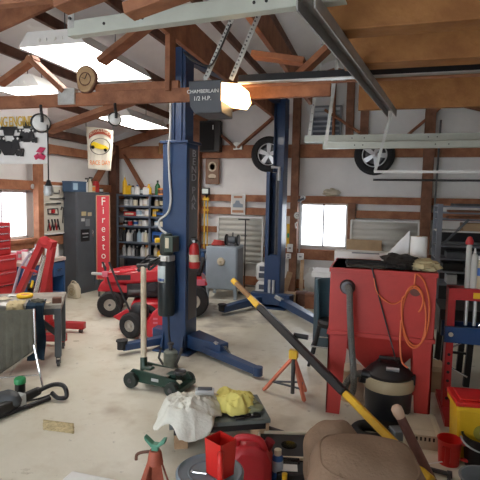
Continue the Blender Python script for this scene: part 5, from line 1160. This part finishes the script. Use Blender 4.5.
# flat box on the floor with holes
q0, q1 = FL(404, 447), FL(443, 452); dq = q1-q0; an = math.atan2(dq.y, dq.x)
t = T('vented_carton', 'flat pale carton with a row of dark slots lying right of the vacuum', 'box', q0, an); Lq = dq.length
mk('carton', MB().box((0,0,0), (Lq,.34,.10)), CARDL, t, bevel=.004)
for k in range(6): mk('slot', MB().box((Lq*(.18+.11*k),-.002,.06), (Lq*(.18+.11*k)+.012,.0,.085)), BLACK, t)
mk('flap', MB().cbox((Lq*.45,.17,.104), (Lq*.7,.2,.006), (.05,0,.05)), CARDL, t); mk('tape_strip', MB().box((Lq*.82,0,.1005), (Lq*.9,.34,.102)), CREAM, t)
q = FL(432, 409); t = T('brown_carton', 'plain brown carton behind the right leg of the red cabinet', 'box', (q.x, 4.45, 0)); mk('carton', MB().box((-.10,-.1,0), (.13,.15,.22)), CARD, t, bevel=.004); mk('flap', MB().cbox((0,-.11,.21), (.2,.05,.004), (.7,0,0)), CARD, t)

# hydraulic press at the right edge
YPp = 3.95
pl_ = FL(447.5, 416); t = T('shop_press', 'red H frame hydraulic press with a dark blue cross bed at the right edge', 'press', (.90, YPp+.1, 0))
zt_, zb_ = AY(455, 288, YPp).z, AY(455, 299.5, YPp).z
x0_ = AY(448.5, 295, YPp).x
wp('upright', MB().box((x0_+.0, YPp, 0), (x0_+.055, YPp+.12, zt_)), RED, t, .003); wp('upright', MB().box((x0_+.62, YPp, 0), (x0_+.675, YPp+.12, zt_)), RED, t, .003)
wp('head_beam', MB().box((x0_-.0, YPp-.015, zb_), (x0_+.675, YPp+.005, zt_)).box((x0_, YPp+.115, zb_), (x0_+.675, YPp+.135, zt_)).box((x0_, YPp, zt_-.012), (x0_+.675, YPp+.12, zt_)), RED, t, .002)
wp('warning_plate', MB().box((AY(473, 294, YPp).x, YPp-.019, zb_+.02), (AY(473, 294, YPp).x+.14, YPp-.015, zt_-.025)), YEL, t)
zc_, zd_ = AY(460, 326, YPp).z, AY(460, 342, YPp).z
wp('bed', MB().box((x0_-.02, YPp-.05, zd_), (x0_+.70, YPp-.02, zc_)).box((x0_-.02, YPp+.14, zd_), (x0_+.70, YPp+.17, zc_)).box((x0_+.06, YPp-.02, zd_+.02), (x0_+.60, YPp+.14, zd_+.03)), NAVYP, t, .003)
wp('bed_pin', MB().cyl((x0_+.02, YPp-.09, zc_-.05), (x0_+.02, YPp+.2, zc_-.05), .018, n=12), CHROME, t)
wp('foot', MB().box((x0_-.01, YPp-.25, 0), (x0_+.065, YPp+.36, .05)), RED, t); wp('foot', MB().box((x0_+.61, YPp-.25, 0), (x0_+.685, YPp+.36, .05)), RED, t)
for k, x in enumerate((.14, .20)): wp('return_spring', MB().cyl((x0_+x, YPp+.05, zc_), (x0_+x, YPp+.05, zb_), .014, n=10), GALV, t)
wp('ram', MB().cyl((x0_+.34, YPp+.06, zc_+.02), (x0_+.34, YPp+.06, zt_), .04, n=18), CHROME, t)
for k in range(6): wp('pin_hole', MB().cyl((x0_+.028, YPp-.002, .12+.07*k), (x0_+.028, YPp+.001, .12+.07*k), .012, n=10), BLACK, t)
wp('pump_lever', MB().cyl((x0_+.22, YPp-.03, zc_+.02), (x0_+.36, YPp-.06, zb_-.02), .008, n=8), CHROME, t)
# tubes standing on the press head
for i, (px, topy, r, lb, cp) in enumerate(((467, 236, .02, 'slim white tube with red tip standing on the press, left one', RED), (473, 248, .026, 'wider grey white tube on the press, right of the red tipped one', WHITE))):
    x = AY(px, 286, YPp+.05).x; h = AY(px, topy, YPp+.05).z-zt_
    t = T('caulk_tube', lb, 'tube', (x, YPp+.05, zt_)); mk('tube', MB().lathe([(0,0),(r,0),(r,h*.8),(r*.5,h*.86),(r*.3,h*.9),(0,h*.9)], (0,0,0), 16), mat('tube white', (.55,.55,.52), .5), t)
    mk('tip', MB().lathe([(r*1.4,h*.84),(r*1.5,h*.9),(r*.8,h*.98),(0,h)], (0,0,0), 14) if cp is RED else MB().lathe([(r*.4,h*.88),(r*.2,h),(0,h)], (0,0,0), 12), cp, t)
x = AY(481, 262, YPp+.05).x
t = T('blue_bottle', 'blue labelled bottle on the press at the very right edge', 'bottle', (x, YPp+.06, zt_)); mk('bottle', MB().lathe([(0,0),(.035,0),(.035,.17),(.02,.22),(0,.22)], (0,0,0), 18), PAL['tan'], t); mk('label_band', MB().lathe([(.0358,.10),(.0358,.16)], (0,0,0), 18), BLUEP, t); mk('cap', MB().cyl((0,0,.22), (0,0,.25), .018), WHITE, t)

# steel rack with bar stock behind the press
YK = 6.6
x0k, x1k = AY(437, 240, YK).x, AY(520, 240, YK).x; ztk = AY(440, 204, YK).z
t = T('stock_rack', 'dark steel rack full of bar stock behind the press', 'rack', ((x0k+x1k)/2, YK+.25, 0))
for x in (x0k+.02, x1k-.02):
    for y in (YK, YK+.45): wp('upright', MB().box((x-.03, y-.02, 0), (x+.03, y+.02, ztk)), mat('rack grey', (.20,.22,.26), .45, .3), t)
lv = [AY(455, y, YK).z for y in (206, 212.5, 219, 231, 246, 259, 272, 285)]
for i, z in enumerate(lv): wp('shelf', MB().box((x0k, YK-.01, z-.018), (x1k, YK+.46, z)), WHITEP if i == 3 else mat('rack grey', (.20,.22,.26)), t)
wp('side_brace', MB().beam((x0k+.06, YK+.0, lv[4]), (x0k+.36, YK+.0, lv[2]), .03, .02, (0,1,0)), DGREY, t)
wp('back_panel', MB().box((x0k, YK+.46, 0), (x1k, YK+.47, lv[3])), mat('rack back', (.03,.03,.035), .7), t)
BS = {'pale wood board': CARD, 'dark steel bar': DSTEEL, 'reddish board': W_TRUSS, 'grey steel tube': MGREY, 'dark grey tray': DGREY, 'black case': BLACK, 'small white box': LGREY}
for i, (k, lvl, u0, u1, h, lb) in enumerate((('pale wood board', 3, .30, .9, .10, 'pale board on the white shelf of the stock rack'), ('reddish board', 2, .1, .95, .03, 'reddish board on the third shelf of the stock rack'), ('reddish board', 1, .1, .95, .028, 'reddish board on the second shelf of the stock rack'), ('dark steel bar', 0, .15, .9, .03, 'dark steel bar lying on top of the stock rack'), ('grey steel tube', 4, .05, .6, .04, 'grey steel tube on the shelf below the white one'), ('dark grey tray', 5, .1, .8, .08, 'dark grey tray in the middle of the stock rack'), ('black case', 6, .05, .35, .10, 'black case at the left of the low rack shelf'), ('small white box', 7, .12, .26, .12, 'small white grey box low on the stock rack, left'), ('dark steel bar', 6, .5, .95, .05, 'dark steel bars right of the black case on the rack'))):
    xa, xb = x0k+.05+(x1k-x0k-.1)*u0, x0k+.05+(x1k-x0k-.1)*u1
    mb = MB().cyl((xa, YK+.2, lv[lvl]+h/2), (xb, YK+.2, lv[lvl]+h/2), h/2, n=12) if 'tube' in k else MB().box((xa, YK+.06, lv[lvl]), (xb, YK+.3, lv[lvl]+h))
    S({'pale wood board':'wood_board','dark steel bar':'steel_bar','reddish board':'wood_board','grey steel tube':'steel_tube','dark grey tray':'tray','black case':'case','small white box':'small_box'}[k], lb, k.split()[-1], mb, BS[k], 'stock on the rack', .003)
# low black stand with crossed bright rods between cabinet and press
q = FL(444, 395); t = T('folding_stand', 'black legged stand with bright crossed rods behind the press', 'stand', (.95, 4.75, 0))
xs_ = [AY(441, 380, 4.6).x, AY(466, 380, 4.6).x]; zs_ = AY(441, 332, 4.6).z
for x in xs_:
    for y in (4.6, 5.0): wp('leg', MB().beam((x+.02, y, zs_), (x, y, 0), .05, .05), BLACK, t)
wp('stand_top', MB().box((xs_[0]-.05, 4.55, zs_), (xs_[1]+.4, 5.05, zs_+.22)), BLACK, t, .006)
wp('cross_rod', MB().cyl((xs_[0]-.35, 4.62, .36), (xs_[1]+.0, 4.56, .10), .010, n=8), CHROME, t); wp('cross_rod', MB().cyl((xs_[0]-.0, 4.66, .28), (xs_[1]+.0, 4.66, .40), .008, n=8), CHROME, t); wp('spreader', MB().box((xs_[0], 4.59, .29), (xs_[1], 4.61, .31)), BLACK, t)

# ================================================================ FOREGROUND RIGHT: BUCKETS AND CUP
def pail(name, label, q, r0, r1, h, m, handle=True):
    t = T(name, label, 'bucket', q); mk('shell', MB().lathe([(0,0),(r0,0),(r1,h*.97),(r1+.008,h*.97),(r1+.008,h),(r1-.006,h),(r0-.006,.012),(0,.012)], (0,0,0), 36), m, t)
    if handle: mk('handle', MB().tube([((r1+.01)*math.cos(a), -(r1*.9)*math.sin(a), h*.88-.04*math.sin(a)) for a in [PI*i/14 for i in range(15)]], .006), LGREY, t)
    return t
t = T('yellow_bin', 'square yellow bucket with a red lid at the right edge', 'bucket', (.655, 3.34, 0), .10)
mk('shell', MB().prism([(-.115,-.11,0),(.115,-.11,0),(.13,-.11,.37),(-.13,-.11,.37)], (0,.22,0)), YEL, t, bevel=.015); mk('collar', MB().box((-.14,-.125,.33), (.14,.125,.365)), YEL, t, bevel=.006)
mk('lid', MB().box((-.145,-.13,.365), (.145,.13,.395)).box((-.115,-.10,.395), (.115,.10,.408)), REDP, t, bevel=.01)
mk('round_label', MB().cyl((.02,-.119,.20), (.02,-.114,.20), .05, n=20), mat('bin label', (.42,.36,.06), .6), t); mk('label_leaf', MB().cyl((.03,-.122,.20), (.03,-.118,.20), .025, n=14), mat('bin label leaf', (.5,.45,.3), .6), t)
q = FL(448, 461); t = T('measuring_cup', 'red plastic pitcher on the floor in front of the yellow bucket', 'pitcher', (q.x, q.y-.02, 0), -.3)
mk('shell', MB().lathe([(0,0),(.062,0),(.070,.15),(.076,.16),(.070,.16),(.056,.012),(0,.012)], (0,0,0), 30), REDP, t); mk('handle', MB().tube([(.068,.01,.14),(.13,.015,.135),(.13,.015,.05),(.066,.01,.04)], .011, 8, 4), REDP, t); mk('rib', MB().box((-.030,-.072,.03), (-.012,-.062,.13)).box((.01,-.072,.03), (.018,-.062,.13)).box((-.03,-.072,.125), (.018,-.062,.13)), REDP, t)
pail('black_bucket', 'black bucket at the right edge beside the red pitcher', V((FL(480,466).x, FL(480,466).y, 0)), .09, .11, .20, BLACK)
pail('grey_bucket', 'dark grey bucket cut by the bottom right corner', V((FL(484,497).x, FL(484,497).y-.0, 0)), .11, .13, .11, MGREY, False)
pA_, pB_ = FL(382, 462, .02), FL(455, 476, .02)
t = T('bent_pipe', 'thin dark pipe frame lying on the floor below the red pitcher', 'pipe', (pA_+pB_)/2); wp('pipe', MB().tube([pA_, FL(418, 466, .02), FL(449, 474, .02), FL(449, 484, .02)], .014, 8), DSTEEL, t); wp('tee', MB().cyl(FL(447, 474, .02), FL(452, 475, .02), .022), DSTEEL, t)
S('white_string', 'thin white string stretched across the floor at the bottom right', 'string', MB().tube([FL(404, 468, .03), FL(440, 462, .03), FL(482, 456, .03)], .004, 6), WHITE)
# wooden handle leaning up
hA, hB2 = FL(434, 487), D(400, 416, 2.82)
t = T('wooden_handle', 'dark wooden handle with a pale rounded end sticking up at the bottom right', 'handle', hA)
wp('shaft', MB().cyl(hA, hB2, .033, .027, n=18), wood('dark handle', (.22,.10,.08), (.13,.055,.05)), t); e_ = (hB2-hA).normalized(); wp('pale_end', MB().lathe([(.027,-.01),(.033,.02),(.032,.05),(.02,.065),(0,.07)], hB2, 18, e_), mat('pale wood end', (.60,.42,.30), .6), t)

# ================================================================ YELLOW AND BLACK BAR ON ITS ROLLER STAND
d0, d1 = 2.74, 4.55
P0, P1 = D(432, 481, d0), D(236, 283, d1)
P0.z = max(P0.z, .045)
def bar(f): return P0+(P1-P0)*f
def fpx(x):                                  # where along the bar a picture column falls, by depth
    k = (432-x)/(432-236); w_ = (1-k)/d0+k/d1; return (1/w_-d0)/(d1-d0)
t = T('pull_bar', 'long yellow and black bar with a wooden tip lying across a red stand', 'bar', V(P0))
nrm = FW
wp('yellow_shaft', MB().beam(bar(0), bar(fpx(346)), .05, .085, nrm, .05, .095), YELP, t, .012)
wp('black_sleeve', MB().beam(bar(fpx(346)), bar(fpx(261)), .06, .118, nrm), BLACK, t, .015)
wp('yellow_collar', MB().beam(bar(fpx(261)), bar(fpx(249)), .055, .12, nrm, .045, .07), YELP, t, .008)
wp('wooden_tip', MB().beam(bar(fpx(252)), bar(1.0), .045, .085, nrm, .045, .07), wood('tip wood', (.42,.25,.12), (.25,.13,.06)), t, .012)
wp('tip_cap', MB().beam(bar(.985), bar(1.02), .05, .075, nrm), YELP, t, .012)
hd = bar(fpx(294)); 
t = T('roller_stand', 'red three legged stand holding up the yellow and black bar', 'stand', (hd.x, hd.y, 0))
sg = hd+V((0,0,-.105))
wp('pole', MB().cyl((sg.x, sg.y, .10), sg, .016, n=10), DSTEEL, t)
zl = FL(264, 391); zr = FL(304, 402); zm = FL(288, 394)
feet = [zl, zr, V((sg.x+.06, sg.y+.30, 0))]
for f in feet: wp('leg', MB().beam(sg+V((0,0,-.02)), f+V((0,0,.012)), .03, .022), SALM, t)
mids = [sg+(f-sg)*.72 for f in feet]
for a, b in ((0,1),(1,2),(2,0)): wp('spreader', MB().beam(mids[a], mids[b], .016, .012), DGREY, t)
wp('yellow_cradle', MB().cbox(sg+V((0,0,.005)), (.07,.06,.07)), YELP, t, .006)
wp('clamp_handle', MB().cyl(D(294, 335, (hd-CAM).dot(FW)+.06), D(308, 337.5, (hd-CAM).dot(FW)+.02), .020, n=12), BLACK, t); wp('clamp_bolt', MB().cyl(sg+V((.02,.0,.0)), D(297, 338, (hd-CAM).dot(FW)+.05), .010, n=8), DSTEEL, t)

# ================================================================ STEP BENCH WITH RAGS
q0, q1 = FL(181, 447), FL(257, 441); dq = q1-q0; an = math.atan2(dq.y, dq.x); Lb = dq.length
HBn, WBn = .175, .36
t = T('step_bench', 'low wooden step bench with a dark grey top under the white and yellow rags', 'bench', q0, an)
mk('top', MB().box((-.08,-.05,HBn-.03), (Lb+.08,WBn,HBn)), mat('bench top grey', (.13,.15,.14), .5, 0, .2, 9), t, bevel=.004)
for x, y in ((0,0),(Lb,0),(0,WBn-.06),(Lb,WBn-.06)): mk('leg', MB().box((x-.045,y-.03,0), (x+.045,y+.03,HBn-.03)), W_RAW, t, bevel=.004)
mk('apron', MB().box((-.05,-.035,HBn-.075), (Lb+.05,-.02,HBn-.03)), BLACK, t); mk('end_board', MB().box((Lb+.05,-.03,.06), (Lb+.075,WBn-.02,HBn-.03)), W_RAW, t)
Rb = Matrix.Rotation(an, 3, 'Z')
def onb(x, y, z=0.): return q0 + Rb @ V((x, y, HBn+z))
def rag(name, label, cx, cy, rx, ry, hgt, m, seed, hang=.3):
    def f(u, v):
        a = 2*PI*v; d = V((math.cos(a), math.sin(a), 0)); rr = u*(1+.22*noise.noise(d*1.9+V((seed, 0, 0)))+.05*noise.noise(d*6+V((0, seed, 0))))
        x, y = cx+rx*rr*d.x, cy+ry*rr*d.y
        n1 = noise.noise(V((x*6+seed, y*6, seed))); n2 = 1-2*abs(noise.noise(V((x*11+seed+n1, y*11, 3)))); n3 = 1-2*abs(noise.noise(V((x*24+seed, y*24+n1, 7))))
        e = max(0, 1-u**2.4)**.8
        z = .012 + e*hgt*(.72+.55*n1) + (.028*n2+.012*n3)*min(1, e*2+.35)
        z = max(z, .010); X, Y = x, y
        kx, ky = max(0, -.085-x), max(0, -.055-y); k = max(kx, ky)
        if k > 0:                                   # past the bench edge the cloth falls
            q_ = min(1, k/.05); z = z*(1-q_) + q_*(max(.012-HBn, -k*1.05)+.014*n2)
            if kx: X = -.085-.55*kx-.03*q_-.02*n2*q_
            if ky: Y = -.055-.50*ky-.03*q_-.02*n2*q_
        return Rb @ V((X, Y, z))
    return S(name, label, 'rag', MB().grid(f, 30, 72, .006), m, None, 0, q0+V((0,0,HBn)))
rag('white_rag', 'bunched white rag draped over the left end of the step bench', .06, .10, .24, .23, .125, CLOTHW, 3)
rag('yellow_rag', 'bunched pale yellow rag on the middle of the step bench', .37, .16, .16, .17, .13, CLOTHY, 11)
_rg = bpy.data.objects['white_rag']; _hz = max(v.co.z for v in _rg.data.vertices if (v.co-Rb@V((.17,.13,0))).to_2d().length < .06)
c = onb(.17, .13, _hz+.012); t = T('metal_clip', 'small grey metal clip lying on top of the white rag', 'clip', c, .3)
mk('body', MB().box((-.065,-.035,-.02), (.065,.035,.012)), LGREY, t, bevel=.008); mk('grip', MB().box((-.05,-.02,.012), (.05,.02,.022)), DGREY, t, bevel=.004)
S('grey_rag', 'grey green rag on the bench right end under the yellow rag', 'rag', MB().blob(onb(.44, .12, .035), (.13,.09,.045), .35, 2.5, 21, -.035), mat('grey green cloth', (.28,.30,.18), .9))
c = onb(Lb-.04, -.01, 0); t = T('black_pliers', 'black pliers lying on the front right of the step bench', 'pliers', c, .5)
mk('jaw', MB().box((-.02,-.012,0), (.06,.012,.016)), BLACK, t, bevel=.004); mk('grip', MB().tube([(-.02,.008,.009),(-.07,.02,.009),(-.12,.012,.009)], .009), BLACK, t); mk('grip', MB().tube([(-.02,-.008,.009),(-.07,-.03,.009),(-.12,-.028,.009)], .009), BLACK, t); mk('pivot', MB().cyl((0,0,.016), (0,0,.021), .008), LGREY, t)
q = FL(209, 441); t = T('paper_tube', 'tan cardboard tube lying under the step bench', 'tube', q); mk('tube', MB().cyl((-.09,.05,.045), (.02,.09,.045), .045, n=20), CARD, t); mk('hole', MB().cyl((-.091,.0497,.045), (-.093,.0490,.045), .03, n=16), W_DARK, t)

# ================================================================ FOREGROUND LEFT OF THE SUEDE: JACK STAND, PAIL, SCOOP, CAN
q = FL(155, 494); t = T('jack_stand', 'rusty red jack stand with a green saddle at the bottom edge', 'jack stand', q, .1)
JS = mat('rust red', (.38,.09,.05), .6, 0, .25, 10)
for a in range(4):
    an_ = a*PI/2+.6; d = V((math.cos(an_), math.sin(an_), 0)); s2 = V((-d.y, d.x, 0))
    mk('leg', MB().prism([d*.095-s2*.045, d*.095+s2*.045, d*.03+s2*.022+V((0,0,.21)), d*.03-s2*.022+V((0,0,.21))], -d*.006), JS, t)
mk('neck', MB().lathe([(.045,.18),(.036,.24),(.03,.255),(0,.255)], (0,0,0), 14), JS, t); mk('ratchet_post', MB().box((-.018,-.012,.22), (.018,.012,.285)), GREENP, t)
mk('saddle', MB().prism([(-.055,-.02,.315),(-.06,-.02,.335),(-.045,-.02,.325),(-.01,-.02,.295),(.02,-.02,.295),(.045,-.02,.325),(.065,-.02,.33),(.058,-.02,.305),(.02,-.02,.278),(-.02,-.02,.278)], (0,.04,0)), GREENP, t, bevel=.004)
mk('lever', MB().tube([(-.02,0,.245),(-.07,-.01,.24),(-.10,-.015,.225),(-.105,-.015,.195)], .009, 8, 4), W_DARK, t)
q = FL(210, 470, .38); t = T('lidded_pail', 'grey pail with a flat grey lid at the bottom, under the red scoop', 'bucket', (q.x, q.y, 0))
LIDM = mat('blue grey plastic', (.20,.25,.29), .45)
mk('shell', MB().lathe([(0,0),(.13,0),(.148,.36),(0,.36)], (0,0,0), 40), LIDM, t); mk('lid', MB().lathe([(.158,.345),(.16,.372),(.150,.38),(.143,.372),(.13,.368),(0,.368)], (0,0,0), 40), LIDM, t)
mk('lid_ring', MB().torus((0,0,.369), (0,0,1), .10, .004, 40, 8), LIDM, t)
pq = V((q.x, q.y, .369))
c = FL(218, 477, .372); t = T('red_scoop', 'tall square red plastic pitcher standing on the grey pail lid', 'pitcher', (c.x, c.y+.03, .372), -.5)
mk('shell', MB().prism([(-.048,-.042,0),(.048,-.042,0),(.055,-.05,.17),(-.055,-.05,.17)], (0,.004,0)).prism([(-.048,.042,0),(.048,.042,0),(.055,.05,.17),(-.055,.05,.17)], (0,-.004,0)).prism([(-.048,-.042,0),(-.048,.042,0),(-.055,.05,.17),(-.055,-.05,.17)], (.004,0,0)).prism([(.048,-.042,0),(.048,.042,0),(.055,.05,.17),(.055,-.05,.17)], (-.004,0,0)).box((-.048,-.042,0), (.048,.042,.006)), REDP, t)
mk('handle', MB().tube([(.05,-.045,.135),(.075,-.07,.13),(.078,-.072,.05),(.072,-.066,.005)], .014, 10, 4), REDP, t)
c = FL(199, 474, .372); t = T('metal_bolt', 'small bright bolt lying on the grey lid left of the red pitcher', 'bolt', c, .1); mk('shank', MB().cyl((-.03,0,.006), (.035,0,.006), .005, n=8), CHROME, t); mk('head', MB().cyl((-.038,0,.008), (-.03,0,.008), .009, n=6), CHROME, t)
q = FL(248, 491); t = T('gas_can', 'dark red plastic gas can with a moulded handle on the floor', 'gas can', (q.x, q.y+.02, 0), .12)
mk('tank', MB().prism([(-.115,-.09,0),(.125,-.09,0),(.125,-.09,.20),(.10,-.09,.255),(.04,-.09,.285),(-.05,-.09,.285),(-.115,-.09,.20)], (0,.18,0)), GASR, t, bevel=.035)
mk('handle', MB().tube([(-.07,-.02,.27),(-.06,-.03,.315),(.05,-.03,.315),(.085,-.02,.255)], .020, 10, 4), GASR, t); mk('spout_cap', MB().cyl((.09,.02,.24), (.115,.02,.29), .028, n=16), mat('cap dark red', (.25,.01,.02), .5), t)
mk('moulded_mark', MB().cyl((.075,-.094,.08), (.075,-.09,.08), .018, n=14), mat('cap dark red', (.25,.01,.02)), t)
q = FL(277, 485); t = T('spray_tin', 'blue and white spray can standing beside the red gas can', 'aerosol can', (q.x, q.y, 0))
mk('can', MB().lathe([(0,0),(.032,0),(.032,.17),(.022,.185),(0,.185)], (0,0,0), 22), BLUEP, t); mk('label_band', MB().lathe([(.0325,.09),(.0325,.155)], (0,0,0), 22), mat('pale label', (.45,.52,.60), .5), t); mk('cap', MB().lathe([(.022,.183),(.021,.215),(0,.218)], (0,0,0), 18), CREAM, t)
for px, py, r_, c_, nm in ((281, 482, .022, YEL, 'yellow'), ):
    q = FL(px, py, .05); t = T('small_bottle', 'small yellow capped bottle at the foot of the spray can', 'bottle', (q.x+.03, q.y-.06, 0)); mk('bottle', MB().lathe([(0,0),(.025,0),(.025,.09),(.012,.11),(0,.11)], (0,0,0), 16), BLUEP, t); mk('cap', MB().lathe([(.014,.105),(.016,.14),(0,.145)], (0,0,0), 14), YEL, t)
q0_, q1_ = FL(264, 462), FL(303, 462); q = FL(285, 457)
t = T('drain_pan', 'black oil drain pan with a pale rim behind the spray can', 'pan', (q.x, q.y+.02, 0), .25)
mk('pan', MB().prism([(-.15,-.15,0),(.17,-.15,0),(.19,-.15,.07),(-.17,-.15,.07)], (0,.30,0)), BLACK, t, bevel=.012); mk('pale_rim', MB().tube([(-.17,-.16,.072),(.19,-.16,.072),(.19,.16,.072),(-.17,.16,.072),(-.17,-.16,.072)], .012), CREAM, t); mk('drain_hole', MB().cyl((.02,0,.069), (.02,0,.074), .05, n=18), mat('oil black', (.006,.006,.006), .1), t)
S('black_rod', 'short dark rod sticking out from the drain pan rim', 'rod', MB().cyl(FL(262, 426, .05), FL(284, 433, .03), .016, n=10), DSTEEL)
q = FL(290, 484); t = T('black_case', 'small black box with a white paper label at the bottom beside the suede cushion', 'box', (q.x, q.y, 0), .2)
mk('body', MB().box((-.08,-.07,0), (.08,.07,.10)), BLACK, t, bevel=.008); mk('paper_label', MB().box((-.05,-.04,.10), (.04,.03,.103)), WHITE, t); mk('handle', MB().tube([(-.05,.05,.10),(-.05,.05,.125),(.05,.05,.125),(.05,.05,.10)], .008), BLACK, t)

# ================================================================ BROWN SUEDE CUSHIONS
q = D(366, 482, 2.26)
t = T('suede_cushion', 'large brown suede cushion with a curved seam filling the bottom of the view', 'cushion', (q.x, q.y+.06, 0), .15)
CR, CF = (.285, .27, .235), .235
mk('cover', MB().blob((0,0,CF), CR, .07, 1.6, 5, -CF, 48, 30, .72), SUEDE, t)
def onshell(th, ph):
    sg = lambda v: math.copysign(abs(v)**.72, v)
    d = V((sg(math.sin(th))*sg(math.cos(ph)), sg(math.sin(th))*sg(math.sin(ph)), sg(math.cos(th)))); f = 1+.07*noise.noise(d*1.6+V((5*7.3, 5*1.7, 0)))
    return V((d.x*CR[0]*f, d.y*CR[1]*f, d.z*CR[2]*f+CF))
mk('seam_piping', MB().tube([onshell(.80, 2*PI*i/72) for i in range(73)], .006, 6), SUEDE, t)
mk('seam_piping', MB().tube([onshell(1.35, 2*PI*i/72) for i in range(73)], .006, 6), SUEDE, t)
q = D(331, 452, 2.68)
t2 = T('suede_cushion', 'smaller brown suede cushion behind the large one, beside the drain pan', 'cushion', (q.x, q.y+.02, 0))
mk('cover', MB().blob((0,0,.205), (.155,.14,.205), .10, 1.8, 9, -.205, 40, 26, .75), SUEDE, t2)
# ================================================================ LIGHT AND CAMERA
wd = bpy.data.worlds.new('daylight'); scene.world = wd; wd.use_nodes = True; nt = wd.node_tree
bg = nt.nodes['Background']; bg.inputs['Color'].default_value = (.86, .92, 1.0, 1); bg.inputs['Strength'].default_value = 5.0
cam = bpy.data.cameras.new('camera'); co = bpy.data.objects.new('camera', cam); COL.objects.link(co)
M = Matrix((RT, UP, -FW)).transposed().to_4x4(); M.translation = CAM; co.matrix_world = M
cam.sensor_width = 36; cam.lens = FPX/480*36; cam.clip_start = .02
scene.camera = co
scene.view_settings.view_transform = 'Standard'; scene.view_settings.look = 'None'; scene.view_settings.gamma = 1.0; scene.view_settings.use_curve_mapping = False
scene.view_settings.exposure = 0.28
